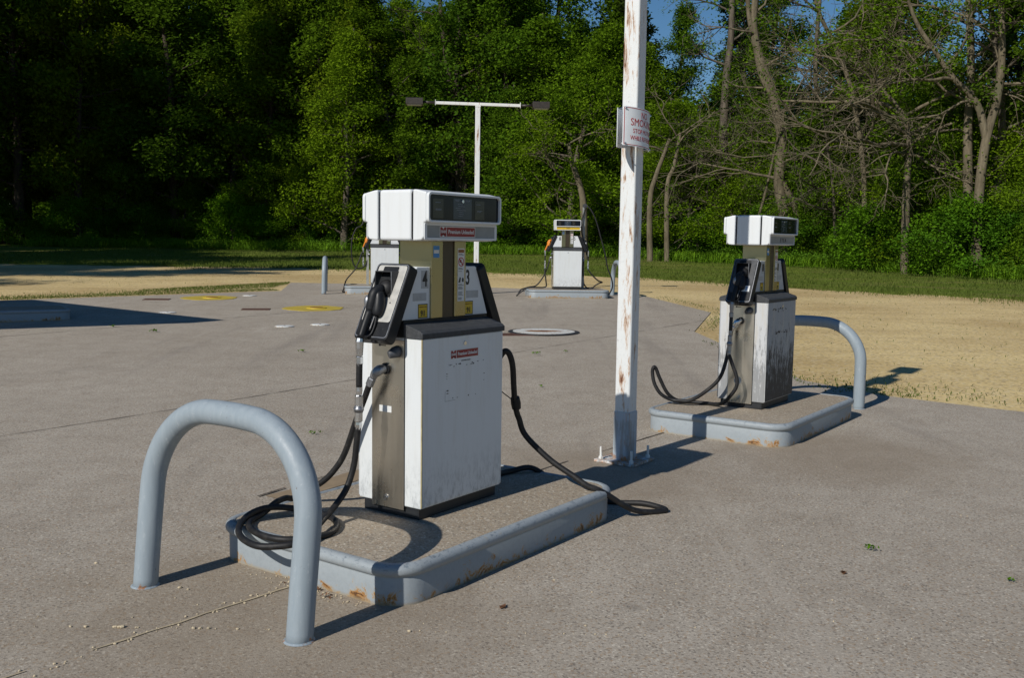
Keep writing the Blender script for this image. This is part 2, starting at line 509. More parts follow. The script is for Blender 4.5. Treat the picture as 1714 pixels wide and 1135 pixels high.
FACE_V = Matrix(((0, 0, 1, 0), (1, 0, 0, 0), (0, 1, 0, 0), (0, 0, 0, 1)))    # text on the +x face: right = +y, up = +z
FACE_NU = Matrix(((1, 0, 0, 0), (0, 0, -1, 0), (0, 1, 0, 0), (0, 0, 0, 1)))  # text on the -y face: right = +x, up = +z
R180 = Matrix.Rotation(math.pi, 4, 'Z')

def lettering(name, text, size, mat, parent, frame, loc, sx=1., bold=0.0, xf=None, thick=.0006):
    cu = bpy.data.curves.new(name, 'FONT'); cu.body = text; cu.size = size
    cu.align_x = 'CENTER'; cu.align_y = 'CENTER'; cu.extrude = thick; cu.offset = bold; cu.resolution_u = 3
    o = bpy.data.objects.new(name, cu); COL.objects.link(o)
    dg = bpy.context.evaluated_depsgraph_get()
    me = bpy.data.meshes.new_from_object(o.evaluated_get(dg))
    bpy.data.objects.remove(o); bpy.data.curves.remove(cu)
    me.name = name
    me.materials.clear()
    m = Matrix.Translation(loc) @ frame @ Matrix.Diagonal((sx, 1, 1, 1))
    me.transform(m)
    if xf is not None: me.transform(xf)
    return link(name, me, mat, parent)

def copy_tree(o, parent=None):
    c = o.copy(); COL.objects.link(c); c.parent = parent
    for ch in o.children: copy_tree(ch, c)
    return c

# ------------------------------------------------------------------ ground sheets
def sheet(name, xs, front, back, n, off, mat, wob=0., seed=0, sink=0., pw=1.6):
    """a strip of ground from y=front(x) to y=back(x) that follows the ground profile"""
    rg = random.Random(seed); vs, fs = [], []
    for i, x in enumerate(xs):
        f = front(x) + rg.uniform(-wob, wob)
        for j in range(n + 1):
            y = f + (back(x) - f) * (j / n) ** pw
            vs.append((x, y, g(y) + off - (sink if j == 0 else 0)))
    m = n + 1
    for i in range(len(xs) - 1):
        for j in range(n): fs.append((i * m + j, (i + 1) * m + j, (i + 1) * m + j + 1, i * m + j + 1))
    me = bpy.data.meshes.new(name); me.from_pydata(vs, [], fs)
    o = link(name, me, mat, None, True); o['kind'] = 'structure'
    return o

def interp(tab):
    def f(x):
        if x <= tab[0][0]: return tab[0][1]
        for (a, b), (c, d) in zip(tab, tab[1:]):
            if x <= c: return b + (d - b) * (x - a) / (c - a)
        return tab[-1][1]
    return f

grass_front = interp([(-150, 38.5), (-20, 38.6), (-10.2, 39.2), (-1.3, 38.0), (4.6, 35.0), (8.7, 29.6), (13.3, 25.5), (40, 6), (150, 0)])
tree_front = interp([(-150, 62), (-22, 62), (-8, 60.5), (-.3, 60), (7.4, 56.5), (14.4, 48.5), (18.7, 36.5), (28, 24), (60, 5), (150, 0)])
xs_w = [-400 + 20 * i for i in range(17)] + [-60 + 1.0 * i for i in range(1, 120)] + [60 + 20 * i for i in range(18)]
sheet('ground', [-600, -300, -120, -60, -30, -10, 0, 10, 30, 60, 120, 300, 600], lambda x: -200, lambda x: 500, 500, -.014, M_GRAVEL, 0, 0, 0, 1.0)
sheet('grass_verge', [-150 + 10 * i for i in range(10)] + [-50 + .35 * i for i in range(286)] + [51 + 10 * i for i in range(10)], grass_front, lambda x: tree_front(x) + 8, 30, .0, M_GRASS, .6, 3, .05)
sheet('forest_floor', [-240 + 4 * i for i in range(121)], lambda x: tree_front(x) + .8, lambda x: tree_front(x) + 430, 40, .03, M_FLOOR, .6, 5)

pad = [(40, -17.4), (5.2, 9.84), (4.11, 10.7), (3.51, 11.7), (3.25, 15.5), (3.15, 16.92), (4.19, 20.68), (3.43, 24.82), (2.2, 26.9), (0.0, 27.6), (-2.84, 28.6), (-6.52, 28.84), (-5.92, 25.06), (-11.03, 21.08), (-34, 3.2), (-40, -40), (40, -40)]
def flat_poly(name, pts, off, mat, kind='structure', thick=0., step=1.):
    bm = bmesh.new()
    vs = [bm.verts.new((x, y, 0)) for x, y in pts]
    bm.faces.new(vs)
    bmesh.ops.triangulate(bm, faces=bm.faces)
    ys = [p[1] for p in pts]; y = math.ceil(min(ys) / step) * step
    y = max(y, 9.0)
    while y < max(ys):
        bmesh.ops.bisect_plane(bm, geom=bm.verts[:] + bm.edges[:] + bm.faces[:], plane_co=(0, y, 0), plane_no=(0, 1, 0))
        y += step
    if thick:
        r = bmesh.ops.extrude_face_region(bm, geom=bm.faces[:])
        lower = [v for v in r['geom'] if isinstance(v, bmesh.types.BMVert)]
        for v in bm.verts: v.co.z = g(v.co.y) + off
        for v in lower: v.co.z -= thick
    else:
        for v in bm.verts: v.co.z = g(v.co.y) + off
    bmesh.ops.recalc_face_normals(bm, faces=bm.faces)
    me = bpy.data.meshes.new(name); bm.to_mesh(me); bm.free()
    o = link(name, me, mat)
    if kind: o['kind'] = kind
    return o
flat_poly('concrete_pavement', pad, 0., M_CONC, thick=.12)

# row frame of the near pumps: u runs away along the row, v to the right of it
TH = .6188
U = Vector((math.sin(TH), math.cos(TH), 0)); V = Vector((U.y, -U.x, 0))
P1 = Vector((-.4381, 5.3914, 0)); P2 = Vector((2.2595, 9.0023, 0))
def row(u, v, z=0., o=P1): return o + U * u + V * v + Vector((0, 0, z))

def strip(name, pts, wd, off, mat, jit=.25, seed=1, gap=0):
    rg = random.Random(seed); vs, fs = [], []
    P = []
    for a, b in zip(pts, pts[1:]):
        n = max(2, int((Vector(b) - Vector(a)).length / .12))
        P += [Vector(a).lerp(Vector(b), i / n) for i in range(n)]
    P.append(Vector(pts[-1]))
    for i, p in enumerate(P):
        d = (P[min(i + 1, len(P) - 1)] - P[max(i - 1, 0)]).normalized(); nn = Vector((-d.y, d.x))
        h = wd * .5
        a = p + nn * h * (1 + rg.uniform(-jit, jit)); b = p - nn * h * (1 + rg.uniform(-jit, jit))
        vs += [(a.x, a.y, g(a.y) + off), (b.x, b.y, g(b.y) + off)]
        if i and not (gap and math.sin(i * .37 + seed) + math.sin(i * 1.13 + 2 * seed) + rg.uniform(-.8, .8) > gap): fs.append((2 * i - 2, 2 * i - 1, 2 * i + 1, 2 * i))
    me = bpy.data.meshes.new(name); me.from_pydata(vs, [], fs)
    o = link(name, me, mat); o['kind'] = 'structure'
    return o
def r2(u, v): p = row(u, v); return (p.x, p.y)
strip('pavement_joint', [r2(-6, -.17), r2(-2.29, -.07), r2(-1.0, .03)], .014, .004, M_SAND, .95, 2, 1.5)
strip('pavement_joint', [r2(1.1, -.4), r2(2.05, -.38)], .012, .004, M_JOINT, .95, 3, 1.1)
strip('pavement_joint', [r2(2.5, -.36), r2(3.6, -.33)], .012, .004, M_JOINT, .95, 4, 1.1)
strip('pavement_joint', [r2(-.08, -1.38), r2(1.2, -1.5)], .013, .008, M_JOINT, .95, 5, .3)
strip('mortar_patch', [r2(-.03, -1.25), r2(1.2, -1.33)], .2, .004, M_PATCH, .12, 6)
strip('pavement_joint', [r2(-6, -4.5), r2(.9, -4.5), r2(2.3, -4.55), r2(14, -4.45)], .012, .004, M_FAINT, .8, 7, 2.2)
strip('pavement_joint', [r2(-3, -11.6), r2(3.4, -11.4), r2(16, -11)], .018, .004, M_FAINT, .8, 8, 2.2)

# ------------------------------------------------------------------ pump islands
def make_island(name, label, L=1.96, Wd=1.275, v0=.644, u0=-.982, rz=0., loc=(0, 0, 0)):
    t = empty(name, loc, rz, label, 'pump island', 'steel-edged concrete pump islands')
    h = .195; r = .17
    x1, x0, y0, y1 = v0, v0 - Wd, u0, u0 + L
    prof = [(0, -.02), (0, .128), (.003, .134), (-.010, .141), (-.019, .155), (-.019, .172), (-.011, .186), (.004, .193), (.022, .1945), (.034, .186), (.034, .10)]
    vs, fs = [], []; seg = 8
    n = 4 * (seg + 1); k = len(prof)
    for q, z in prof:                                  # q: inset from the outer face
        for p in rrect(x0 + q, x1 - q, y0 + q, y1 - q, r - q, seg): vs.append((p[0], p[1], z))
    for i in range(k - 1):
        for j in range(n): fs.append((i * n + j, i * n + (j + 1) % n, (i + 1) * n + (j + 1) % n, (i + 1) * n + j))
    MB().add(vs, fs, True).build('steel_edge', M_ISL, t)
    m = MB(); m.prism(rrect(x0 + .033, x1 - .033, y0 + .033, y1 - .033, r - .033, seg), 'z', .02, .189)
    m.build('concrete_top', M_ISLTOP, t)
    return t

# ------------------------------------------------------------------ hoop guards
def make_hoop(label, loc, rz, lean=.1):
    pts = [(-.53, -.02), (-.53, .2), (-.53, .44)]
    for k in range(1, 9): a = R(180 - 90 * k / 9); pts.append((-.13 + .40 * math.cos(a), .465 + .40 * math.sin(a)))
    pts += [(-.13, .865), (0, .868), (.13, .865)]
    for k in range(1, 9): a = R(90 - 90 * k / 9); pts.append((.13 + .40 * math.cos(a), .465 + .40 * math.sin(a)))
    pts += [(.53, .44), (.53, .2), (.53, -.02)]
    pts = [(x, lean * max(z, 0) / .9, z) for x, z in pts]
    t = empty('hoop_guard', loc, rz, label, 'bollard', 'steel hoop guards at the island ends')
    MB().tube(smooth_path(pts, 4), .0565, 24).build('bent_pipe', M_HOOP, t)
    for sx in (-.53, .53):
        m = MB()
        m.disc((sx, 0), .066, .001, .007, 24, .058)
        m.build('weld_collar', M_HOOP, t)
    return t

# ------------------------------------------------------------------ pumps
def Z(z): return z - .195

def make_pump(name, label, loc, rz, nums=('4', '3'), worn=False, orange=False, price='red', light_plate=True, octane=True, brand=True, fine=True, group='petrol pumps on the islands', dark_far=False):
    t = empty(name, loc, rz, label, 'petrol pump', group)
    body = M_WORNPOST if worn else M_WHITE
    panel = M_WORN if worn else M_WHITE
    MB().box(-.195, .195, -.335, .335, 0, Z(.262)).build('plinth', M_KICK, t, .004)
    MB().box(-.2195, .2195, -.349, .349, Z(.258), Z(1.150)).build('cabinet', body, t, .006)
    for s, xf in ((0, None), (1, R180)):
        MB().box(.2197, .2262, -.345, .347, Z(.268), Z(1.147)).build('front_panel', panel, t, .003, xf)
        MB().box(.2199, .2275, -.3515, -.3455, Z(.266), Z(1.147)).build('edge_trim', M_TRIM if not worn else M_STGREY, t, .001, xf)
        # narrow end: stainless panel between the two white posts
        sp = MB().box(-.122, .104, -.3525, -.349, Z(.236), Z(1.135)).build('steel_panel', M_STEEL, t, .001, xf)
        MB().box(.1045, .110, -.3505, -.348, Z(.255), Z(1.147)).build('panel_gap', M_BLACK, t, 0, xf)
        m = MB(); m.tube([(-.02, -.352, Z(.288)), (-.02, -.357, Z(.288))], .017, 18)
        m.tube([(-.02, -.356, Z(.288)), (-.02, -.3585, Z(.288))], .009, 14)
        m.build('lock', M_CHROME, sp, 0, xf)
        # black sloping cap on the cabinet
        MB().prism([(.233, Z(1.149)), (.233, Z(1.176)), (.216, Z(1.190)), (.1045, Z(1.2225)), (.1045, Z(1.149))], 'y', -.357, .357).build('cap', M_CAP, t, .003, xf)
        m = MB(); m.tube([(.226, 0, Z(1.105)), (.231, 0, Z(1.105))], .011, 16); m.build('panel_lock', M_CHROME, t, 0, xf)
    MB().box(-.104, .104, -.3555, .3555, Z(1.1505), Z(1.2385)).build('cap_band', M_BLACK, t, .002)
    # shroud between the nozzle pockets
    MB().prism([(-.364, Z(1.239)), (.364, Z(1.239)), (.258, Z(1.505)), (.246, Z(1.513)), (-.246, Z(1.513)), (-.258, Z(1.505))], 'x', -.101, .101).build('shroud', M_HEAD if not worn else M_WORNPOST, t, .004)
    for s in (-1, 1):
        MB().box(-.112, .112, *sorted((s * .147, s * .051)), Z(1.2387), Z(1.652)).build('column', M_GOLD, t, .003)
    MB().box(-.1035, .1035, -.0505, .0505, Z(1.2387), Z(1.652)).build('column_recess', M_BROWN, t)
    # head
    MB().prism([(-.1105, Z(1.650)), (-.1105, Z(1.914)), (.1105, Z(1.914)), (.1105, Z(1.650))], 'y', -.311, .311).build('head', M_HEAD, t, .016, None, 4)
    MB().prism([(-.121, Z(1.658)), (-.121, Z(1.905)), (.121, Z(1.905)), (.121, Z(1.658))], 'y', -.303, .303).build('head_groove', M_BLACK, t, .012, None, 3)
    for s, xf in ((0, None), (1, R180)):
        hs = MB()
        hs.prism([(.1225, Z(1.650)), (.1225, Z(1.914)), (.150, Z(1.912)), (.213, Z(1.899)), (.213, Z(1.748)), (.197, Z(1.742)), (.197, Z(1.668)), (.180, Z(1.654))], 'y', -.311, .311)
        hs.build('head_cover', M_HEAD, t, .009, xf, 3)
        fr = MB().ring(rrect(-.311, .311, Z(1.745), Z(1.8995), .022), rrect(-.299, .299, Z(1.757), Z(1.888), .016), 'x', .2132, .231)
        win = fr.build('display_frame', M_HEAD, t, .002, xf)
        gl = MB().prism(rrect(-.2985, .2985, Z(1.7575), Z(1.8875), .016), 'x', .2133, .2175).build('display_glass', M_GLASS, t, 0, xf)
        if fine:
            MB().box(.2177, .2185, -.098, .058, Z(1.765), Z(1.875)).build('display_panel', M_GLASSBLUE, gl, 0, xf)
            for yy in (-.222, .128):
                MB().box(.2177, .2185, yy - .042, yy + .042, Z(1.768), Z(1.868)).build('digit_window', M_GLASSBRN, gl, 0, xf)
            m = MB()
            rg = random.Random(5)
            for yy in (-.222, .128):
                for zz in (1.8475, 1.814, 1.8085):
                    y0 = yy - .03 + rg.uniform(0, .01)
                    m.box(.2186, .2189, y0, y0 + rg.uniform(.03, .05), Z(zz), Z(zz + .0028))
            for zz in (1.866, 1.861):
                m.box(.2186, .2189, -.082, -.05, Z(zz), Z(zz + .0028)); m.box(.2186, .2189, .004, .042, Z(zz), Z(zz + .0028))
            for k in range(7):
                y0 = -.08 + rg.uniform(0, .04); m.box(.2186, .2189, y0, y0 + rg.uniform(.03, .08), Z(1.844 - k * .0105), Z(1.8465 - k * .0105))
            m.build('display_print', M_PALE, gl, 0, xf)
            m = MB(); m.tube([(.2178, -.022, Z(1.861)), (.224, -.022, Z(1.861))], .0085, 16); m.build('keyhole', M_CHROME, gl, 0, xf)
        # price panel under the display
        MB().ring(rrect(-.309, .309, Z(1.656), Z(1.7415), .008), rrect(-.288, .290, Z(1.668), Z(1.731), .003), 'x', .1972, .2025).build('panel_frame', M_HEAD if not worn else M_WORNPOST, t, .0015, xf)
        pm = {'red': M_GREYPANEL, 'yellow': M_YEL, 'plain': M_GREYPANEL, 'dead': M_GREYPANEL}[price]
        pp = MB().box(.1971, .1988, -.2875, .2895, Z(1.6685), Z(1.7305)).build('price_panel', pm, t, 0, xf)
        if price == 'red': brand_sticker(pp, (.1992, -.035, Z(1.699)), .150, .056, xf)
        if price == 'dead': lettering('lettering', 'E Y E A', .050, M_INK, pp, FACE_V, (.1994, .02, Z(1.697)), 1.0, .001, xf)
        if price == 'yellow': lettering('lettering', 'FUEL', .036, M_INK, pp, FACE_V, (.1994, .0, Z(1.699)), 1.1, .0, xf)
        # numbers and stickers on the shroud
        xs = .1014
        for k, (yy, n) in enumerate(((-.187, nums[0]), (.178, nums[1]))):
            pl = MB().box(xs, xs + .0006, yy - .029, yy + .029, Z(1.400), Z(1.494)).build('number_plate', M_STGREY if (k == 0 or worn) else M_HEAD, t, 0, xf)
            if n: lettering('lettering', n, .115, M_INK, pl, FACE_V, (xs + .0012, yy, Z(1.447)), .66, .0022, xf)
            elif worn:
                MB().box(xs + .0007, xs + .0011, yy - .02, yy + .02, Z(1.42), Z(1.485)).build('number_remnant', M_INK, pl, 0, xf)
        if octane:
            for yy in (-.203, .189):
                st = MB().box(xs, xs + .0005, yy - .0385, yy + .0385, Z(1.2435), Z(1.3185)).build('octane_sticker', M_INK, t, 0, xf)
                MB().box(xs + .0006, xs + .0010, yy - .034, yy + .034, Z(1.248), Z(1.314)).build('sticker_face', M_YEL, st, 0, xf)
                lettering('lettering', '91', .040, M_INK, st, FACE_V, (xs + .0014, yy, Z(1.268)), .95, .0012, xf)
                lettering('lettering', 'MINIMUM OCTANE', .0075, M_ORANGEST, st, FACE_V, (xs + .0014, yy, Z(1.303)), .95, .0, xf)
            for yy in (-.225, .225):
                MB().box(xs, xs + .0005, yy - .058, yy + .05, Z(1.336), Z(1.377)).build('faded_sticker', M_STGREY, t, 0, xf)
        if fine:
            xc = .1122
            st = MB().box(xc, xc + .0005, -.132, -.082, Z(1.562), Z(1.625)).build('blue_sticker', M_BLUEST, t, 0, xf)
            MB().box(xc + .0006, xc + .0009, -.128, -.086, Z(1.585), Z(1.603)).build('sticker_band', M_STWHITE, st, 0, xf)
            st = MB().box(xc, xc + .0005, .075, .134, Z(1.322), Z(1.612)).build('warning_sticker', M_STWHITE, t, 0, xf)
            MB().box(xc + .0006, xc + .0009, .079, .130, Z(1.588), Z(1.605)).build('sticker_header', M_ORANGEST, st, 0, xf)
            yc, zc, rr = .1045, Z(1.538), .025
            ring_o = [(yc + rr * math.cos(a), zc + rr * math.sin(a)) for a in [2 * math.pi * k / 28 for k in range(28)]]
            ring_i = [(yc + .8 * (p[0] - yc), zc + .8 * (p[1] - zc)) for p in ring_o]
            m = MB().ring(ring_o, ring_i, 'x', xc + .0006, xc + .0011)
            dd = .7071
            m.prism([(yc - .019 - .002, zc + .019 - .002), (yc - .019 + .002, zc + .019 + .002), (yc + .019 + .002, zc - .019 + .002), (yc + .019 - .002, zc - .019 - .002)], 'x', xc + .0012, xc + .0016)
            m.build('prohibition_ring', M_SIGNRED, st, 0, xf)
            m = MB(); rg = random.Random(8)
            m.box(xc + .0006, xc + .0009, yc - .014, yc + .002, zc - .004, zc + .012); m.box(xc + .0006, xc + .0009, yc + .003, yc + .011, zc - .014, zc - .001)
            m.prism([(.081, Z(1.425)), (.094, Z(1.455)), (.103, Z(1.45)), (.098, Z(1.425))], 'x', xc + .0006, xc + .0009)
            m.prism([(.113, Z(1.428)), (.113, Z(1.446)), (.120, Z(1.452)), (.128, Z(1.446)), (.128, Z(1.428))], 'x', xc + .0006, xc + .0009)
            for z0 in (1.580, 1.575, 1.502, 1.497, 1.485, 1.413, 1.408, 1.398, 1.393, 1.388, 1.372, 1.366, 1.360, 1.354, 1.340, 1.335, 1.330):
                m.box(xc + .0006, xc + .0009, .081, .081 + rg.uniform(.028, .047), Z(z0), Z(z0 + .0022))
            m.build('sticker_print', M_INK, st, 0, xf)
        if brand:
            brand_sticker(t, (.2266, -.001, Z(1.050)), .121, .050, xf)
            lettering('lettering', 'AUTHORISED DEALER', .008, M_INK, t, FACE_V, (.2268, .01, Z(1.012)), 1.0, .0, xf)
        # ghost of a removed notice: torn remnants
        if not orange:
            m = MB(); rg = random.Random(11 if not worn else 12)
            x = .2264
            if not worn:
                segs = [(-.165, -.164, .805, .86), (-.165, -.08, .8045, .8056)]
                for (y0, y1, z0, z1) in segs: m.box(x, x + .0003, y0, y1, Z(z0), Z(z1))
                for _ in range(26):
                    e = rg.random()
                    yy, zz = (rg.uniform(-.15, .17), rg.choice((.995, .985, .81, .815))) if e < .75 else (rg.choice((-.155, .165)), rg.uniform(.81, .99))
                    wd, hh = rg.uniform(.003, .02), rg.uniform(.002, .007)
                    m.prism([(yy, Z(zz)), (yy + wd, Z(zz + rg.uniform(-.004, .004))), (yy + wd * .8, Z(zz + hh)), (yy + wd * .2, Z(zz + hh * .7))], 'x', x, x + .0004)
            else:
                for _ in range(46):
                    e = rg.random()
                    yy = rg.uniform(-.26, .12); zz = rg.choice((1.075, 1.085, 1.06)) if e < .5 else rg.choice((.86, .868, .876)); wd, hh = rg.uniform(.006, .04), rg.uniform(.004, .016)
                    if e >= .5: yy = rg.uniform(-.16, .14)
                    m.prism([(yy, Z(zz)), (yy + wd, Z(zz + rg.uniform(-.006, .006))), (yy + wd * .8, Z(zz + hh)), (yy + wd * .2, Z(zz + hh * .7))], 'x', x, x + .0004)
            m.build('torn_notice', M_INK, t, 0, xf)
        nozzle_side(t, worn, orange and not (s and dark_far), light_plate, fine, xf)
    return t

def brand_sticker(parent, loc, w_, h_, xf):
    """red emblem beside a red name bar, white border, set on a +x face; loc is its middle"""
    x, y, z = loc; W2, H2 = w_, h_ / 2
    st = MB().box(x, x + .0005, y - W2, y + W2, z - H2, z + H2).build('brand_sticker', M_STWHITE, parent, 0, xf)
    b = .004; e1 = y - W2 + 2 * H2 * .98
    m = MB()
    m.box(x + .0006, x + .0010, e1 + b * .6, y + W2 - b, z - H2 + b, z + H2 - b)
    # emblem: a heavy N-like shape of two uprights and a notched middle
    a0, a1 = y - W2 + b, e1 - b * .4; u = a1 - a0; z0, z1 = z - H2 + b, z + H2 - b; hh = z1 - z0
    m.prism([(a0, z0), (a0 + .34 * u, z0), (a0 + .42 * u, z0 + .38 * hh), (a0 + .5 * u, z0 + .42 * hh), (a0 + .58 * u, z0 + .38 * hh), (a0 + .66 * u, z0), (a1, z0), (a1, z0 + .30 * hh), (a0, z0 + .30 * hh)], 'x', x + .0006, x + .0010)
    m.prism([(a0, z1), (a0, z0 + .68 * hh), (a1, z0 + .68 * hh), (a1, z1), (a0 + .70 * u, z1), (a0 + .5 * u, z0 + .76 * hh), (a0 + .3 * u, z1)], 'x', x + .0006, x + .0010)
    m.box(x + .0006, x + .0009, a0, a1, z0 + .32 * hh, z0 + .66 * hh)
    m.build('emblem', M_RED, st, 0, xf)
    lettering('lettering', 'CENEX', hh * .36, M_STWHITE, st, FACE_V, (x + .0014, (a0 + a1) / 2, z0 + .49 * hh), .82, .0003, xf)
    lettering('lettering', 'Premium Unleaded', hh * .62, M_STWHITE, st, FACE_V, (x + .0014, (e1 + y + W2) / 2, z), (W2 * 2 - (e1 - y + W2)) * .92 / (hh * .62 * 8.05), .0004, xf)
    return st

def nozzle_side(t, worn, orange, light_plate, fine, xf):
    # pocket frame that leans with the shroud
    a = Vector((0, -.452, Z(1.122))); b_ = Vector((0, -.262, Z(1.508)))
    tt = (b_ - a); Hh = tt.length; tt.normalize(); nn = Vector((0, -tt.z, tt.y))
    B = Matrix((( 1, tt.x, nn.x, a.x), (0, tt.y, nn.y, a.y), (0, tt.z, nn.z, a.z), (0, 0, 0, 1)))   # local x, along, outward
    pk = MB().prism(rrect(-.116, .116, 0, Hh, .024), 'z', -.012, .055).xf(B).build('nozzle_pocket', M_BLACK, t, .006, xf, 3)
    pm = M_PLATE if light_plate else M_DKPLATE
    MB().prism(rrect(-.096, .100, .098, Hh - .014, .014), 'z', .0552, .0572).xf(B).build('pocket_plate', pm, pk, .001, xf)
    MB().ring(rrect(-.108, .110, .012, Hh - .008, .018), rrect(-.1045, .1065, .0155, Hh - .0115, .016), 'z', .0552, .0575).xf(B).build('pocket_trim', M_DULL, pk, 0, xf)
    MB().box(.0482, .0518, -.3925, -.3901, Z(1.346), Z(1.491)).build('hood_edge', M_DULL, pk, 0, xf)
    if light_plate:
        m = MB()
        for dx in (.030, .062): m.xf(Matrix()).disc((dx, .205), .0042, .0573, .0578, 10)
        for dx in (-.02, .03, .07): m.disc((dx, .06), .004, .0553, .0557, 10)
        m.xf(B).build('screw_hole', M_INK, pk, 0, xf)
    if worn:
        st = MB().box(-.005, .085, .11, .165, .0574, .0578).xf(B).build('pocket_sticker', M_STWHITE, pk, 0, xf)
        lettering('lettering', '# 2', .042, M_BLUEST, st, B.to_3x3().to_4x4(), B @ Vector((.04, .137, .0584)), 1.0, .001, xf)
    m = MB()                                            # hood: two cheeks, a roof, dark back
    for x0, x1 in ((-.064, -.060), (.048, .052)):
        m.prism([(-.390, Z(1.492)), (-.390, Z(1.345)), (-.404, Z(1.338)), (-.318, Z(1.492))], 'x', x0, x1)
    m.box(-.060, .048, -.390, -.318, Z(1.488), Z(1.492))
    m.build('pocket_hood', M_BLACK if not light_plate else M_DKPLATE, pk, .001, xf)
    MB().prism(rrect(-.058, .047, .235, Hh - .022, .006), 'z', .0575, .0585).xf(B).build('hood_lining', M_BLACK, pk, 0, xf)
    # nozzle
    nb = M_ORANGE if orange else M_BLACK
    m = MB()
    m.tube(smooth_path([(-.030, -.534, Z(1.150)), (-.025, -.503, Z(1.225)), (-.020, -.474, Z(1.290))], 4), [.0195, .0195, .020, .020, .021, .021, .022, .022, .023], 16)
    m.tube(smooth_path([(-.020, -.474, Z(1.288)), (-.017, -.462, Z(1.335)), (-.012, -.448, Z(1.378)), (-.004, -.420, Z(1.398)), (0, -.385, Z(1.400))], 4), [.023, .025, .027, .029, .030, .030, .030, .030, .030, .030, .029, .028, .027, .025, .023, .021, .019], 16)
    m.tube(smooth_path([(.004, -.432, Z(1.385)), (.012, -.440, Z(1.335)), (.016, -.455, Z(1.285)), (.016, -.464, Z(1.262))], 4), [.026, .029, .031, .032, .033, .033, .033, .032, .031, .029, .027, .024, .018], 16)
    nz = m.build('nozzle', nb, t, 0, xf)
    MB().ball((-.036, -.474, Z(1.335)), .020, .020, .034).build('swivel_cap', M_DULL if not orange else M_ORANGE, nz, 0, xf)
    m = MB()                                            # splash guard
    m.tube([(0, -.408, Z(1.402)), (0, -.385, Z(1.400)), (0, -.372, Z(1.399))], [.022, .047, .049], 22)
    m.build('splash_guard', M_RUBBER if not orange else M_ORANGE, nz, 0, xf)
    MB().tube(smooth_path([(0, -.385, Z(1.40)), (0, -.350, Z(1.397)), (0, -.315, Z(1.38))], 4), .012, 12).build('spout', M_CHROME, nz, 0, xf)
    MB().tube(smooth_path([(.014, -.462, Z(1.268)), (.016, -.478, Z(1.215)), (.008, -.500, Z(1.170)), (-.012, -.522, Z(1.160)), (-.026, -.527, Z(1.172))], 5), .0062, 10).build('lever_guard', M_BLACK, nz, 0, xf)
    MB().tube(smooth_path([(.006, -.455, Z(1.285)), (.0, -.475, Z(1.235)), (-.004, -.495, Z(1.190))], 4), .0055, 10).build('lever', M_LEVER, nz, 0, xf)
    if fine: MB().ball((.010, -.470, Z(1.135)), .024, .02, .012).build('hook', M_BLACK, pk, 0, xf)
    # fittings down to the hose
    f = MB()
    f.tube([(-.031, -.536, Z(1.152)), (-.032, -.538, Z(1.135)), (-.033, -.538, Z(1.10)), (-.034, -.536, Z(1.062))], [.019, .0215, .020, .0165], 8, smooth=False)
    f.tube([(-.034, -.536, Z(1.06)), (-.035, -.536, Z(1.056)), (-.035, -.536, Z(1.022)), (-.035, -.536, Z(1.018))], [.017, .0195, .0195, .017], 6, smooth=False)
    f.build('nozzle_swivel', M_CHROME if not worn else M_DULL, t, 0, xf)
    f = MB()
    f.tube([(-.038, -.535, Z(.902)), (-.0385, -.535, Z(.880)), (-.039, -.535, Z(.858))], [.0165, .0175, .014], 8, smooth=False)
    f.tube([(-.039, -.535, Z(.858)), (-.040, -.535, Z(.853)), (-.041, -.535, Z(.803))], [.018, .0215, .0215], 8, smooth=False)
    f.tube([(-.042, -.535, Z(.768)), (-.043, -.535, Z(.722)), (-.043, -.535, Z(.716))], [.0205, .0205, .015], 8, smooth=False)
    f.tube([(-.043, -.535, Z(.718)), (-.044, -.535, Z(.705)), (-.045, -.535, Z(.68))], [.017, .0195, .0165], 6, smooth=False)
    f.build('breakaway_coupling', M_CHROME if not worn else M_DULL, t, 0, xf)
    f = MB(); f.tube([(-.041, -.535, Z(.803)), (-.042, -.535, Z(.768))], .0225, 16)
    f.tube([(-.0415, -.535, Z(.794)), (-.0415, -.535, Z(.776))], .0265, 16)
    f.build('coupling_collar', M_DULL, t, 0, xf)
    f = MB(); f.tube(smooth_path([(-.035, -.536, Z(1.022)), (-.0365, -.536, Z(.96)), (-.038, -.535, Z(.90))], 4), .0165, 14)
    f.build('whip_hose', M_RUBBER, t, 0, xf)
    # hose outlet elbow, latch knob, label on the steel panel
    f = MB()
    f.tube([(-.018, -.350, Z(.980)), (-.018, -.366, Z(.980))], .030, 18)
    f.build('outlet_flange', M_BLACK, t, 0, xf)
    f = MB()
    f.tube(smooth_path([(-.018, -.362, Z(.980)), (-.030, -.392, Z(.975)), (-.048, -.408, Z(.955)), (-.060, -.412, Z(.930))], 4), [.022, .023, .024, .0255, .027, .027, .027, .026, .024, .022, .020, .019, .018], 16)
    f.tube([(-.062, -.413, Z(.932)), (-.064, -.414, Z(.926)), (-.080, -.417, Z(.892)), (-.082, -.417, Z(.888))], [.018, .022, .022, .018], 6, smooth=False)
    f.build('outlet_elbow', M_DULL if not worn else M_CHROME, t, 0, xf)
    f = MB(); f.tube([(.058, -.350, Z(1.075)), (.056, -.372, Z(1.072)), (.048, -.398, Z(1.062)), (.045, -.404, Z(1.060))], [.032, .030, .021, .019], 18)
    f.build('latch_knob', simple_cache('latch_grey', (.06, .065, .075)), t, .002, xf)
    f = MB(); f.box(-.072, -.022, -.3535, -.3528, Z(1.098), Z(1.103)); f.box(-.072, -.060, -.3536, -.3529, Z(1.095), Z(1.108))
    f.build('panel_slot', M_INK, t, 0, xf)
    if fine and not worn:
        MB().box(-.068, .018, -.3532, -.3527, Z(.748), Z(.782)).build('white_label', M_STWHITE, t, 0, xf)
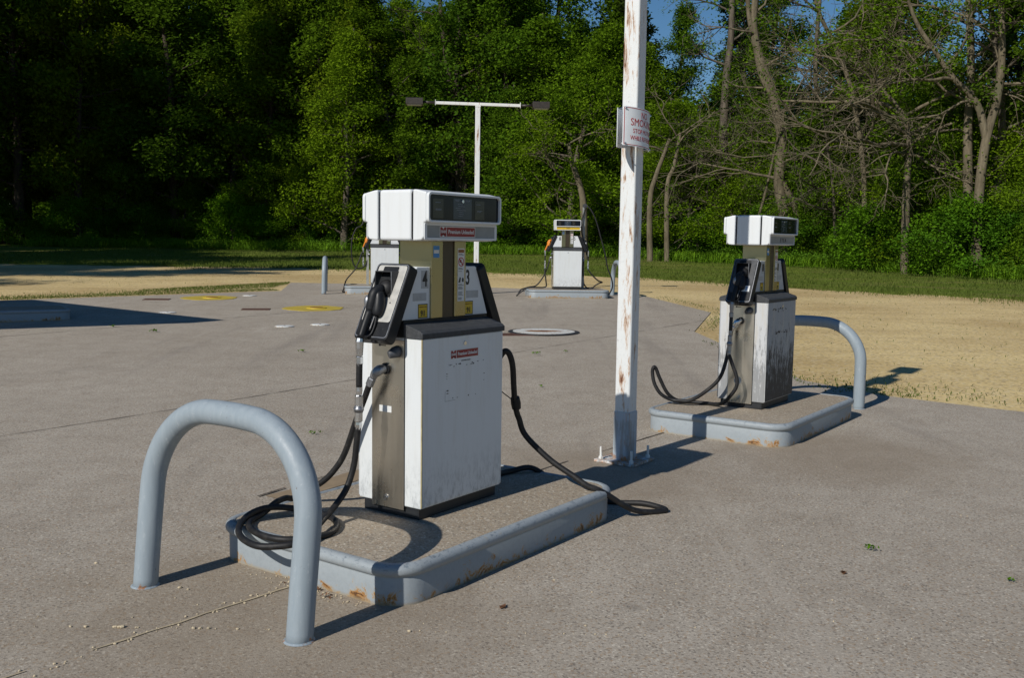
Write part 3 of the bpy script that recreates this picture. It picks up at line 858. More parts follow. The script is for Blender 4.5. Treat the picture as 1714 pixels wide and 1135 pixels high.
    if worn:
        MB().tube([(-.03, -.3526, Z(.44)), (-.03, -.3531, Z(.44))], .036, 16).build('round_sticker', M_STGREY, t, 0, xf)

_sc = {}
def simple_cache(n, c):
    if n not in _sc: _sc[n] = simple(n, c)
    return _sc[n]

def hose(t, pts, r=.0165, mat=None, name='fuel_hose', n=7):
    return MB().tube(smooth_path(pts, n), r, 12).build(name, mat or M_RUBBER, t)
def zz(pts): return [(x, y, z - .195) for x, y, z in pts]

RZ = -TH
isl1 = make_island('pump_island', 'nearest pump island, grey-blue rusty steel edge, under the open hose coil', loc=(P1.x, P1.y, 0), rz=RZ)
isl2 = make_island('pump_island', 'pump island with rusty grey edge on the right beside the gravel lot', loc=(P2.x, P2.y, 0), rz=RZ)
p1 = make_pump('fuel_pump', 'large near white pump with red Premium Unleaded stickers and numbers 4 and 3', (P1.x, P1.y, .19), RZ)
hose(p1, zz([(-.045, -.535, .69), (-.058, -.535, .60), (-.072, -.535, .504), (-.084, -.55, .426), (-.094, -.58, .356), (-.10, -.65, .288), (-.075, -.75, .248), (-.012, -.86, .243), (.045, -.97, .240), (.062, -1.07, .226), (-.011, -1.14, .216), (-.085, -1.17, .213), (-.205, -1.145, .213), (-.324, -1.08, .213), (-.414, -.995, .220), (-.462, -.90, .236), (-.468, -.808, .246), (-.43, -.737, .246), (-.371, -.66, .230), (-.282, -.605, .216), (-.157, -.618, .211), (-.053, -.681, .211), (.02, -.779, .211), (.035, -.867, .211), (.001, -.958, .211), (-.077, -1.03, .211), (-.213, -1.04, .211), (-.345, -.995, .211), (-.438, -.91, .211), (-.465, -.815, .220), (-.465, -.72, .262), (-.50, -.62, .258), (-.535, -.54, .235), (-.505, -.485, .262), (-.40, -.45, .330), (-.33, -.425, .405), (-.265, -.412, .505), (-.175, -.414, .70), (-.11, -.416, .83), (-.080, -.417, .895)]))
hose(p1, zz([(.082, .417, .895), (.135, .420, .960), (.181, .425, 1.020), (.199, .45, 1.005), (.203, .48, .934), (.185, .52, .809), (.173, .55, .709), (.168, .58, .639), (0.171, 0.6, 0.599), (0.2, 0.63, 0.497), (0.342, 0.68, 0.363), (0.486, 0.72, 0.276), (0.565, 0.745, 0.226), (0.615, 0.778, 0.205), (0.662, 0.845, 0.158), (0.704, 0.93, 0.096), (0.737, 1.02, 0.048), (0.779, 1.12, 0.022), (0.825, 1.188, 0.019), (.84, 1.235, .019), (.779, 1.270, .019), (.66, 1.262, .026), (.50, 1.20, .019), (.30, 1.10, .05), (.15, 1.0, .15), (.04, .93, .222), (-.03, .82, .213), (-.05, .70, .213), (-.02, .60, .235), (.02, .55, .32), (.04, .535, .50), (.045, .535, .69)]), .0175)
MB().tube([(.172, .552, Z(.735)), (.170, .565, Z(.70)), (.169, .575, Z(.665))], [.027, .03, .027], 14).build('hose_clamp', M_BLACK, p1, .002)
MB().tube([(.215, .353, Z(.80)), (.19, .48, Z(.74)), (.172, .56, Z(.70))], .003, 6).build('retractor_cable', M_BLACK, p1)
p2 = make_pump('fuel_pump', 'weathered pump with dark grimy panel on the right-hand island by the gravel', (P2.x, P2.y, .19), RZ, ('', ''), True, False, 'dead', False, True, False)
hose(p2, zz([(-.045, -.535, .69), (-.01, -.53, .60), (.03, -.525, .496), (.035, -.53, .411), (-.018, -.535, .321), (-.10, -.50, .245), (-.20, -.44, .216), (-.286, -.42, .212), (-.40, -.44, .212), (-.52, -.50, .216), (-.60, -.58, .285), (-.665, -.62, .42), (-.70, -.64, .515), (-.714, -.66, .528), (-.722, -.665, .48), (-.695, -.67, .38), (-.639, -.65, .29), (-.56, -.60, .240), (-.48, -.58, .236), (-.38, -.56, .248), (-.244, -.54, .344), (-.135, -.51, .467), (-.095, -.47, .63), (-.085, -.43, .80), (-.080, -.417, .895)]), .0165)
hose(p2, zz([(.045, .535, .69), (.05, .54, .5), (.02, .58, .32), (-.05, .66, .222), (-.16, .76, .213), (-.26, .70, .213), (-.24, .56, .235), (-.16, .46, .42), (-.10, .43, .70), (-.0, .42, .86), (.080, .417, .895)]), .0165)
make_hoop('big grey-blue steel hoop in the left foreground', tuple(row(-1.462, -.005)), RZ)
make_hoop('grey-blue steel hoop half hidden behind the weathered pump', tuple(row(1.465, 0, 0, P2)), RZ, .0)

def far_frame(c, beta):
    return (c[0], c[1], g(c[1])), -(math.pi / 2 - R(beta))
B3, B4 = 9., 5.
C3, C4 = (-3.26, 24.95), (1.33, 24.5)
l3, r3 = far_frame(C3, B3); l4, r4 = far_frame(C4, B4)
make_island('pump_island', 'small distant pump island partly behind the near white pump', loc=l3, rz=r3)
make_island('pump_island', 'distant pump island in mid frame left of the near pole', loc=l4, rz=r4)
p3 = make_pump('fuel_pump', 'distant white pump with orange nozzle, head hidden behind the near pump', (l3[0], l3[1], l3[2] + .19), r3, ('8', '7'), False, True, 'plain', False, False, False, True)
p4 = make_pump('fuel_pump', 'distant white pump with yellow strip under its display and orange nozzle', (l4[0], l4[1], l4[2] + .19), r4, ('6', '5'), False, True, 'yellow', False, False, False, True, dark_far=True)
# hoses of the far pumps
hose(p4, [(-.045, -.535, .50), (.0, -.54, .43), (.02, -.51, .20), (.01, -.50, .07), (.0, -.58, .035), (.02, -.72, .035), (.03, -.95, .03), (.02, -1.10, -.06), (.0, -1.23, -.172), (-.04, -1.20, -.15), (-.08, -1.12, -.03), (-.08, -.93, .035), (-.08, -.74, .08), (-.08, -.58, .28), (-.08, -.47, .52), (-.08, -.417, .70)], .017)
hose(p4, [(.045, .535, .50), (.05, .56, .46), (.06, .64, .36), (.07, .78, .23), (.05, .90, .18), (.02, .84, .16), (.0, .74, .10), (.0, .66, .035), (-.06, .55, .03), (-.10, .46, .15), (.0, .42, .50), (.080, .417, .70)], .017)
def mast(t, y, top, pts, pts2):
    MB().box(-.10, -.05, y - .032, y + .032, 0, top).build('hose_mast', M_GREYPANEL, t, .004)
    m = MB(); m.tube([(-.11, y + .02, top + .03), (-.02, y + .02, top + .03)], .055, 18)
    m.build('hose_reel', M_CAP, t, .003)
    hose(t, pts, .017, None, 'retractor_hose'); hose(t, pts2, .017, None, 'retractor_hose')
mast(p4, .425, 2.04, [(-.03, .46, 2.07), (-.02, .42, 1.90), (.0, .37, 1.74), (.02, .355, 1.55), (.03, .37, 1.38), (.03, .42, 1.17), (.03, .47, 1.0), (.02, .50, .85)],
     [(-.03, .50, 2.07), (.0, .60, 1.95), (.02, .72, 1.70), (.03, .85, 1.27), (.03, .97, .85), (.03, 1.03, .55), (.02, 1.14, .275), (.0, 1.17, .065), (-.02, 1.10, -.10), (-.05, .98, -.165), (-.1, .90, -.172)])
mast(p3, -.425, 2.04, [(-.03, -.46, 2.07), (.0, -.50, 1.70), (.02, -.58, 1.5), (.03, -.71, 1.42), (.03, -.81, 1.16), (.03, -.825, .84), (.03, -.79, .57), (.02, -.71, .44), (.0, -.58, .43), (-.04, -.47, .52), (-.08, -.417, .70)],
     [(-.035, -.536, .86), (-.02, -.58, .78), (.0, -.63, .63), (.02, -.69, .50), (.03, -.73, .40), (.03, -.93, .17), (.02, -.99, .04), (.0, -1.02, -.10), (-.02, -1.05, -.172), (-.1, -1.0, -.175)])
def far_local(c, rz, x, y):
    m = Matrix.Rotation(rz, 4, 'Z') @ Vector((x, y, 0)); return (c[0] + m.x, c[1] + m.y, g(c[1] + m.y))
make_hoop('distant steel hoop at left end of the far pumps, seen edge on', far_local(C3, r3, 0, -1.50), r3, .02)
make_hoop('distant steel hoop just left of the near white pole', far_local(C4, r4, 0, 1.27), r4, .02)
make_island('pump_island', 'pump island at the left edge in the dark triangular shadow', loc=(-8.98, 17.35, g(17.3)), rz=-R(58), v0=.637)

# ------------------------------------------------------------------ lamp poles and the sign
def make_pole(label, loc, rz, h, arm, box_off, sag=0., bolts=True):
    t = empty('lamp_pole', loc, rz, label, 'lamp post', 'white steel lamp posts')
    m = MB(); m.prism(rrect(-.0625, .0625, -.0625, .0625, .014, 3), 'z', .02, h); m.build('post', M_POLE, t)
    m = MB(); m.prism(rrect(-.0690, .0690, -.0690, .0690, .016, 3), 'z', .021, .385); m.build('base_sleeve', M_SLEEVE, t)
    pl = MB().box(-.168, .168, -.168, .168, .002, .022).build('base_plate', M_POLE, t, .003)
    if bolts:
        for x in (-.13, .13):
            for y in (-.13, .13):
                b = MB(); b.disc((x, y), .019, .0225, .042, 6); b.disc((x, y), .0095, .0421, .115, 10)
                b.build('anchor_bolt', M_POLE2, pl)
    m = MB(); m.prism([(-arm, h - .02 + sag), (-arm, h + .05 + sag), (arm, h + .05 - sag), (arm, h - .02 - sag)], 'x', -.035, .035)
    m.box(-.068, .068, -.068, .068, h - .06, h + .002)
    a = m.build('arm', M_POLE2, t, .003)
    for s in (-1, 1):
        z0 = h + .015 - s * sag
        m = MB(); m.box(-.045, .045, *sorted((s * arm, s * (arm + .012))), z0 - .06, z0 + .075); m.build('end_plate', M_POLE2, a)
        L_ = box_off
        lm = MB(); lm.prism([(-.15, z0 - .06), (-.15, z0 + .08), (-.12, z0 + .10), (.12, z0 + .10), (.15, z0 + .08), (.15, z0 - .06)], 'y', *sorted((s * L_, s * (L_ + .42))))
        lo = lm.build('lamp_head', M_LAMPBOX, t, .006)
        MB().tube([(0, s * (arm + .012), z0), (0, s * L_, z0 + .01)], .032, 12).build('slip_fitter', M_LAMPBOX, lo)
        MB().box(-.13, .13, *sorted((s * (L_ + .04), s * (L_ + .39))), z0 - .075, z0 - .0601).build('lens', M_LENS, lo, .004)
    return t
pole1 = make_pole('tall rusty white pole between the near pumps, carrying a no smoking sign', (.866, 7.325, 0), RZ, 4.45, .30, .36)
make_pole('distant white T-shaped lamp pole behind the near pump', (-.93, 24.85, g(24.85)), -(math.pi / 2 - R(4)), 4.72, 1.05, 1.36, .012)

def make_sign(label, flip, loc, rz):
    """bowed sheet clamped against the pole; u along local y, bulging towards +x"""
    t = empty('no_smoking_sign', loc, rz, label, 'sign', 'bowed signs clamped to the near pole')
    W2, H2, N = .205, .137, 26
    def bow(s):                                        # s along the sheet -1..1 -> (x, y)
        return (.012 + .066 * max(0, math.cos(s * math.pi / 2)) ** .8 if abs(s) < 1 else .012, s * W2 * .95)
    tilt = .05
    def P(s, z, off): x, y = bow(s); return (x + off, y, z - tilt * y)
    vs, fs = [], []
    for i in range(N + 1):
        s = -1 + 2 * i / N
        for z in (-H2, H2):
            for o in (0, .0022): vs.append(P(s, z, o))
    for i in range(N):
        a, b = 4 * i, 4 * i + 4
        fs += [(a + 1, b + 1, b + 3, a + 3), (a, a + 2, b + 2, b), (a, b, b + 1, a + 1), (a + 2, a + 3, b + 3, b + 2)]
    fs += [(0, 1, 3, 2), (4 * N, 4 * N + 2, 4 * N + 3, 4 * N + 1)]
    m = MB().add(vs, fs); m.build('sheet', M_SIGN, t)
    if not flip:
        def bent(name, me_obj):
            for v in me_obj.data.vertices:
                s = v.co.y / (W2 * .95); x, y = bow(max(-1, min(1, s)))
                v.co = (x + .0026 + (v.co.x), v.co.y, v.co.z - tilt * v.co.y)
            return me_obj
        for txt, z, size, y, sx in (('NO', .085, .068, .0, .80), ('SMOKING', .030, .074, .0, .86), ('STOP MOTOR', -.030, .045, .0, .86), ('WHILE REFUELING', -.080, .045, .0, .76)):
            o = lettering('lettering', txt, size, M_SIGNRED, None, FACE_V, (0, y, z), sx, .0, None, .0005)
            bent('lettering', o); o.parent = t
        bd = MB()
        for i in range(N):
            s0, s1 = -.965 + 1.93 * i / N, -.965 + 1.93 * (i + 1) / N
            for z in (-H2 + .008, H2 - .008):
                q = [P(s0, z - .0022, .0028), P(s1, z - .0022, .0028), P(s1, z + .0022, .0028), P(s0, z + .0022, .0028)]
                bd.add(q, [(0, 1, 2, 3)])
        for s in (-.965, .965):
            q = [P(s - .01, -H2 + .008, .0028), P(s + .01, -H2 + .008, .0028), P(s + .01, H2 - .008, .0028), P(s - .01, H2 - .008, .0028)]
            bd.add(q, [(0, 1, 2, 3)])
        bd.build('border', M_SIGNRED, t)
        for s in (-.93, .93):
            for z in (-H2 + .014, H2 - .014):
                c = P(s, z, .002); b = MB(); b.tube([(c[0] - .07, c[1], c[2]), (c[0] + .012, c[1], c[2])], .004, 8); b.tube([(c[0] + .001, c[1], c[2]), (c[0] + .006, c[1], c[2])], .009, 6)
                b.build('bolt', M_CHROME, t)
    return t
make_sign('white metal NO SMOKING sign with red letters on the near pole', False, tuple(row(2.255, -.006, 2.470)), RZ)
make_sign('back sheet bolted behind the no smoking sign, showing as a grey edge', True, tuple(row(2.225, -.006, 2.475)), RZ + math.pi)

# ------------------------------------------------------------------ things let into the pavement
def disc_cover(name, label, c, r, mats, group, kind='cover', rust=True, rings=True):
    z = g(c[1])
    t = empty(name, (c[0], c[1], z), 0, label, kind, group)
    m = MB(); m.disc((0, 0), r, .001, .012, 40, r * .985); m.build('rim', mats[0], t)
    m = MB(); m.disc((0, 0), r * .86, .0125, .017, 40); m.build('lid', mats[1], t)
    if rings:
        m = MB(); m.box(-r * .10, r * .10, -r * .05, r * .05, .0172, .024); m.build('lift_handle', mats[2], t, .002)
    return t
disc_cover('manhole_cover', 'round white-painted manhole cover with black rim behind the near pump', (.535, 16.5), .61, (M_COVERB, M_COVERW, M_RUSTPLATE), None, 'manhole cover')
mh = [o for o in bpy.data.objects if o.name == 'manhole_cover'][0]
rgk = random.Random(3); m = MB()
m.prism([((.30 + .10 * rgk.random()) * math.cos(a_) * (1 if k_ % 2 else .8), (.10 + .07 * rgk.random()) * math.sin(a_)) for k_, a_ in enumerate([2 * math.pi * q_ / 22 for q_ in range(22)])], 'z', .0171, .0176)
m.build('rust_stain', M_ORANGEST, mh)
for lab, cc, r_, lr in (('yellow painted ring around fill cap, farther from the camera', (-6.95, 22.5), .62, .17), ('yellow painted ring around fill cap, nearer to the camera', (-4.10, 20.25), .62, .17)):
    t = empty('fill_cover', (cc[0], cc[1], g(cc[1])), 0, lab, 'fill cover', 'yellow painted tank fill covers')
    m = MB(); rg = random.Random(4)
    pts = [((r_ * (.9 + .16 * rg.random())) * math.cos(2 * math.pi * k / 34), (r_ * (.9 + .16 * rg.random())) * math.sin(2 * math.pi * k / 34)) for k in range(34)]
    m.prism([(x, y) for x, y in pts], 'z', -.02, .009); m.v = [(x, y, z + .02 * y) for x, y, z in m.v]
    m.build('painted_ring', M_YPAINT, t)
    m = MB(); m.disc((.05, 0), lr * 1.25, .004, .022, 28, lr * 1.2); m.build('lid', M_COVERY, t)
    m = MB(); m.disc((.05, 0), lr * .8, .0222, .027, 24); m.build('cap', M_ORANGEST, t)
for lab, cc in (('small white round cover on the pavement, left one of a close pair', (-3.90, 16.75)), ('small white round cover on the pavement, right one of a close pair', (-3.36, 17.1)), ('small white round cover past the yellow rings near the far island', (-6.25, 23.3)), ('small white round cover lying inside the triangular shadow', (-6.66, 18.9))):
    disc_cover('monitor_cover', lab, cc, .165, (M_COVERW, M_STWHITE, M_RUSTPLATE), 'small white monitor well covers', 'cover')
for lab, cc in (('rusty square plate beside the farther yellow ring', (-7.95, 21.9)), ('rusty square plate beside the nearer yellow ring', (-5.2, 19.85)), ('rusty square plate beside the white manhole cover', (.10, 16.05))):
    o = MB().box(-.28, .28, -.16, .16, -.01, .010).build('sump_plate', M_RUSTPLATE, None, .002)
    for v in o.data.vertices: v.co.z += .02 * v.co.y
    o.location = (cc[0], cc[1], g(cc[1])); o.rotation_euler = (0, 0, .15)
    tag(o, lab, 'steel plate', 'rusty square sump plates')

# ------------------------------------------------------------------ canopy that throws the triangular shade on the left (it stands outside the frame)
cr_ = Vector((-5.18, 17.68, g(17.68))); Hc = 3.9
k = (Hc - cr_.z) / math.sin(_e) * math.cos(_e)
corner = Vector((cr_.x - math.sin(_a) * k, cr_.y - math.cos(_a) * k, 0))
d1 = Vector((-8.39 - -5.18, 16.0 - 17.68, 0)).normalized(); d2 = Vector((-10.09 - -5.18, 21.26 - 17.68, 0)).normalized()
cn = empty('canopy', tuple(corner), 0, 'flat white canopy over the leftmost pump island, outside the frame', 'canopy')
q = [Vector((0, 0, 0)), d1 * 7, d1 * 7 + d2 * 6.5, d2 * 6.5]
MB().prism([(p.x, p.y) for p in q], 'z', Hc - .5, Hc).build('roof', M_ROOF, cn)
for f1, f2 in ((.45, .3), (.45, .8)):
    p = d1 * 7 * f1 + d2 * 6.5 * f2
    gz = g(corner.y + p.y)
    MB().box(p.x - .1, p.x + .1, p.y - .1, p.y + .1, gz - .05, Hc - .5).build('column', M_ROOF, cn)

# ------------------------------------------------------------------ foliage
class Leaves:
    def __init__(s, seed): s.r = np.random.default_rng(seed); s.c = []; s.sz = []; s.ti = []; s.up = []
    def cluster(s, c, n, rad, size, flat=.7):
        n = int(n)
        p = s.r.normal(size=(n, 3)); p /= np.maximum(np.linalg.norm(p, axis=1, keepdims=True), 1e-6)
        p *= (s.r.random((n, 1)) ** .45) * rad * np.array([1, 1, flat])
        s.c.append(p + np.array(c)); s.sz.append(size * s.r.uniform(.6, 1.35, n))
        s.ti.append(np.clip(s.r.normal(.42 + s.r.uniform(-.18, .18), .2, n), 0, 1))
        return s
    def build(s, name, mat, parent=None, droop=.55, aspect=.55):
        c = np.concatenate(s.c); sz = np.concatenate(s.sz)[:, None]; ti = np.concatenate(s.ti); n = len(c)
        nr = s.r.normal(size=(n, 3)); nr[:, 2] = np.abs(nr[:, 2]) + droop; nr /= np.linalg.norm(nr, axis=1, keepdims=True)
        a = np.cross(nr, s.r.normal(size=(n, 3))); a /= np.maximum(np.linalg.norm(a, axis=1, keepdims=True), 1e-6)
        b = np.cross(nr, a)
        v = np.stack([c - a * sz, c + b * sz * aspect - a * sz * .1, c + a * sz, c - b * sz * aspect - a * sz * .1], 1).reshape(-1, 3)
        return quads(name, v, np.repeat(ti, 4), mat, parent)

def quads(name, v, ti, mat, parent=None, k=4):
    me = bpy.data.meshes.new(name); n = len(v) // k
    me.vertices.add(len(v)); me.vertices.foreach_set('co', v.astype(np.float32).ravel())
    me.loops.add(len(v)); me.loops.foreach_set('vertex_index', np.arange(len(v), dtype=np.int32))
    me.polygons.add(n); me.polygons.foreach_set('loop_start', np.arange(0, len(v), k, dtype=np.int32))
    me.update(calc_edges=True)
    at_ = me.attributes.new('tint', 'FLOAT', 'POINT'); at_.data.foreach_set('value', ti.astype(np.float32))
    return link(name, me, mat, parent)

def wander(rg, a, d, length, n, wob, up=0.):
    pts = [Vector(a)]; d = Vector(d).normalized()
    for i in range(n):
        d = (d + Vector((rg.gauss(0, wob), rg.gauss(0, wob), rg.gauss(0, wob * .7) + up))).normalized()
        pts.append(pts[-1] + d * (length / n))
    return pts

def taper(n, a, b): return [a + (b - a) * (i / (n - 1)) for i in range(n)]

def make_tree(name, seed, H, R0, base, crownR, leaf_mat, bark, n_limb=16, leafn=90, leaf=.17, clus=.85, dens=1., shape=.55, twig=3, lean=.03, trunkpts=None, trunkr=None):
    """tapered trunk with limbs, crown of leaf clumps at the limbs' outer parts"""
    rg = random.Random(seed); L = Leaves(seed); m = MB()
    tr = trunkpts or wander(rg, (0, 0, -.3), (rg.gauss(0, lean), rg.gauss(0, lean), 1), H + .3, 9, .05, .05)
    m.tube(smooth_path(tr, 3), taper(3 * (len(tr) - 1) + 1, R0, R0 * .18), 9, False)
    for i in range(n_limb):
        f = (i + rg.random() * .8) / n_limb
        h = base + (H * .98 - base) * f
        j = min(len(tr) - 2, int(h / (H + .3) * (len(tr) - 1)))
        t_ = h / (H + .3) * (len(tr) - 1) - j
        a = tr[j].lerp(tr[j + 1], min(1, max(0, t_)))
        env = crownR * (max(.12, math.sin(math.pi * min(1, (f * .86 + .14)) ** shape)))
        az = i * 2.4 + rg.uniform(-.5, .5)
        le = env * rg.uniform(.7, 1.15)
        d = (math.cos(az), math.sin(az), rg.uniform(.05, .55) + .4 * f)
        lp = wander(rg, a, d, le, 5, .16, .03)
        r0 = R0 * .38 * (1 - .6 * f)
        m.tube(lp, taper(6, r0, r0 * .15), 6, False)
        for q in range(twig):
            k0 = rg.choice((1, 2, 3, 4)); b = lp[k0]
            dd = Vector(lp[k0 + 1]) - Vector(lp[k0]); dd = dd.normalized() + Vector((rg.gauss(0, .7), rg.gauss(0, .7), rg.gauss(.05, .45)))
            tp = wander(rg, b, dd, le * rg.uniform(.25, .5), 3, .2, .02)
            m.tube(tp, taper(4, r0 * .4, r0 * .08), 4, False)
            L.cluster(tp[-1], leafn * dens * rg.uniform(.5, 1.3), clus * rg.uniform(.6, 1.15), leaf)
            if rg.random() < .6: L.cluster(tp[1], leafn * dens * .5, clus * .7, leaf)
        L.cluster(lp[-1], leafn * dens * rg.uniform(.6, 1.3), clus * rg.uniform(.7, 1.1), leaf)
        L.cluster(lp[3], leafn * dens * .6, clus * .8, leaf)
    root = empty(name)
    m.build('trunk', bark, root)
    L.build('crown', leaf_mat, root)
    return root

def bare_branches(m, rg, a, d, le, r, depth, wob=.22, up=.0):
    pts = wander(rg, a, d, le, 6, wob, up)
    m.tube(pts, taper(7, r, r * .45), 6 if depth > 1 else 4, False)
    tips = [pts[-1]]
    if depth > 0:
        for i in range(rg.choice((3, 4)) + (1 if depth > 1 else 1)):
            k0 = rg.choice((2, 3, 4, 5, 6)); b = pts[k0]
            dd = (Vector(pts[k0]) - Vector(pts[k0 - 1])).normalized() + Vector((rg.gauss(0, .75), rg.gauss(0, .75), rg.gauss(.0, .5)))
            tips += bare_branches(m, rg, b, dd, le * rg.uniform(.45, .75), r * .45, depth - 1, wob, up)
    return tips

def make_bare(name, seed, trunk, R0, limbs, bark, leaf_mat=None, leafn=0, leaf=.12, depth=2):
    rg = random.Random(seed); m = MB(); L = Leaves(seed)
    tips = []
    for pts, ra, rb in trunk:
        sp = smooth_path(pts, 4); m.tube(sp, taper(len(sp), ra, rb), 9, False)
    for (a, d, le, r) in limbs: tips += bare_branches(m, rg, a, d, le, r, depth)
    root = empty(name)
    m.build('trunk', bark, root)
    if leaf_mat and leafn:
        for tp in tips:
            if rg.random() < .55: L.cluster(tp, leafn * rg.uniform(.4, 1.4), .55, leaf)
        if L.c: L.build('crown', leaf_mat, root)
    return root

rgF = random.Random(21)
# prototypes: the first placing uses the prototype itself, later ones copy it
PROTO = {
    'maple': [lambda s=s: make_tree('maple_tree', s, 14.5, .26, .9, 4.3, LEAF_MAPLE, BARK, 34, 190, .090, 1.15, 1.0, .62, 3) for s in (1, 2, 3)],
    'tall': [lambda s=s: make_tree('forest_tree', s, 20, .30, 3.0, 3.9, LEAF_TALL, BARK_DARK, 30, 165, .125, 1.4, 1., .7, 3) for s in (11, 12, 13)],
    'thin': [lambda s=s: make_tree('thin_tree', s, 19, .24, 5.0, 3.2, LEAF_TALL, BARK, 26, 190, .085, .9, 1., .7, 3) for s in (21, 22)],
    'pine': [lambda s=s: make_tree('pine_tree', s, 20, .27, 6.0, 2.7, LEAF_PINE, BARK_DARK, 36, 95, .11, .65, 1., .35, 2) for s in (31, 32)],
    'shrub': [lambda s=s: make_tree('shrub', s, 2.7, .05, .15, 1.75, LEAF_SHRUB, BARK, 20, 170, .052, .62, 1., .62, 2, .1) for s in (41, 42, 43)],
    'bush': [lambda s=s: make_tree('small_tree', s, 6.5, .10, .3, 3.1, LEAF_MAPLE, BARK, 36, 250, .047, .95, 1., .6, 3, .06) for s in (61, 62)],
    'sapling': [lambda s=s: make_tree('sapling', s, 6.2, .09, .5, 2.1, LEAF_MAPLE, BARK, 24, 210, .055, .75, 1., .6, 2, .08) for s in (51, 52)],
}
cache = {}
def put(kind, i, x, y, sc, rz, label, cat, group):
    key = (kind, i % len(PROTO[kind]))
    if key not in cache:
        o = PROTO[kind][key[1]](); cache[key] = o
    else: o = copy_tree(cache[key])
    o.location = (x, y, g(y)); o.rotation_euler = (0, 0, rz); o.scale = (sc[0], sc[0], sc[1])
    tag(o, label, cat, group)
    return o

def xat(px, Y): return at(px, 400, Y).x
# ---- trees one can pick out in the photo
put('maple', 0, xat(575, 60), 60, (.95, .92), .4, 'bright green leafy tree left of the distant T-shaped lamp pole', 'tree', None)
put('maple', 1, xat(955, 57.5), 57.5, (.95, .95), 2.0, 'bright leafy tree between the distant lamp pole and the near pole', 'tree', None)
put('maple', 2, xat(1170, 55), 55, (.80, .62), 1.1, 'bushy yellow-green tree right of the no smoking sign', 'tree', None)
put('maple', 1, xat(690, 63), 63, (.85, 1.0), 4.0, 'tall green tree rising directly behind the distant lamp pole', 'tree', None)

def px_path(pts, Y, dy=0): return [at(a, b, Y + dy * i) for i, (a, b) in enumerate(pts)]
def rooted(pts):
    p0 = Vector(pts[0]); return pts, p0
def bare_at(name, seed, stems, Y, r, limbs_px, label, bark=BARK_PALE, leafn=0, group=None, depth=2, cat='bare tree'):
    """stems: pixel paths from the foot up; the foot is carried down into the ground"""
    foot = at(stems[0][0][0], stems[0][0][1], Y); base = Vector((foot.x, Y, g(Y)))
    tr = []
    for i, s in enumerate(stems):
        P_ = [at(a, b, Y) for a, b in s]
        if i == 0: P_ = [Vector((P_[0].x + .1, Y, base.z - .2))] + P_
        tr.append(([p - base for p in P_], r * (1 if i == 0 else .75), r * (.5 if i == 0 else .3)))
    lm = []
    rg = random.Random(seed * 7 + 1)
    for (a, b, dx, dz, le, rr) in limbs_px:
        lm.append((at(a, b, Y) - base, (dx, rg.uniform(-.6, .3), dz), le, rr))
    o = make_bare(name, seed, tr, r, lm, bark, LEAF_MAPLE, leafn * 2.2, .075, depth)
    o.location = base
    tag(o, label, cat, group)
    return o
bare_at('bare_tree', 3, [[(1312, 357), (1304, 310), (1308, 233), (1302, 200), (1293, 155), (1275, 105), (1262, 45), (1266, -20), (1270, -90)], [(1308, 306), (1331, 349), (1347, 415)], [(1295, 160), (1276, 125), (1266, 80), (1254, 25), (1248, -60)]], 50, .30,
        [(1308, 240, -1, .3, 2.6, .06), (1305, 270, 1, .25, 2.6, .06), (1300, 190, 1, .4, 3.0, .07), (1290, 150, -1, .5, 2.6, .06), (1280, 110, 1, .5, 2.8, .06), (1270, 60, -1, .4, 3, .06), (1265, 20, 1, .4, 3.4, .07), (1305, 300, -1, .45, 4.2, .08), (1265, -30, .6, .6, 3, .06)],
        'crooked pale forked trunk rising behind the right-hand pump', leafn=10)
bare_at('bare_tree', 4, [[(1620, 335), (1620, 217), (1625, 116), (1622, 0), (1620, -80)]], 40, .22,
        [(1622, 170, -1, .5, 3.2, .07), (1624, 100, 1, .5, 3, .07), (1623, 40, -1, .5, 3.4, .07), (1622, 0, 1, .4, 3, .06), (1620, 220, -1, .2, 2.6, .05)],
        'straight pale trunk, left one of the twin trunks at far right', leafn=20)
bare_at('bare_tree', 5, [[(1638, 335), (1651, 232), (1669, 167), (1677, 97), (1676, 0), (1678, -80)], [(1651, 235), (1640, 185), (1622, 155), (1597, 132), (1565, 85), (1537, 43), (1520, 0)]], 39, .21,
        [(1597, 132, -1, -.1, 3.2, .08), (1560, 80, -1, .3, 3.0, .07), (1672, 140, 1, .4, 3.0, .07), (1676, 60, -1, .5, 3, .07), (1630, 165, -1, -.4, 2.8, .06), (1676, 20, 1, .4, 3.2, .07), (1580, 110, .4, 1, 2.6, .06)],
        'leaning forked trunk, right one of the twin trunks at far right', leafn=20)
bare_at('bare_tree', 6, [[(1517, 328), (1519, 285), (1522, 248), (1519, 215), (1512, 190)]], 41.5, .18,
        [(1521, 245, -1, .15, 4.6, .10), (1521, 240, 1, .2, 4.2, .09), (1520, 225, -1, .55, 4.4, .09), (1520, 225, 1, .7, 3.6, .08), (1515, 195, -.9, .45, 5.6, .10), (1513, 192, -.3, .8, 4.0, .09), (1514, 195, .9, .4, 4.2, .09), (1520, 255, -.9, -.3, 3.4, .07), (1521, 255, .9, -.35, 3.0, .07), (1515, 200, -1, .25, 5.2, .09)],
        'spreading bare tree with tangled grey branches right of the right-hand pump', leafn=0, depth=3)
bare_at('bare_tree', 7, [[(977, 352), (972, 315), (957, 270), (952, 240)]], 53, .22, [(955, 245, -1, .4, 2.2, .06), (953, 240, .6, .6, 2.4, .06), (958, 270, -1, .1, 2.0, .05), (970, 310, -1, .2, 3.0, .05)], 'leaning tan trunk below the bright tree by the distant pump', leafn=22)
bare_at('broken_trunk', 8, [[(1088, 338), (1098, 295), (1110, 262), (1121, 232)]], 52, .17, [(1118, 240, .6, .5, 2.2, .05), (1112, 255, -.8, .4, 2.0, .05)], 'pale leaning broken trunk right of the near pole, left of two', leafn=0, cat='dead trunk')
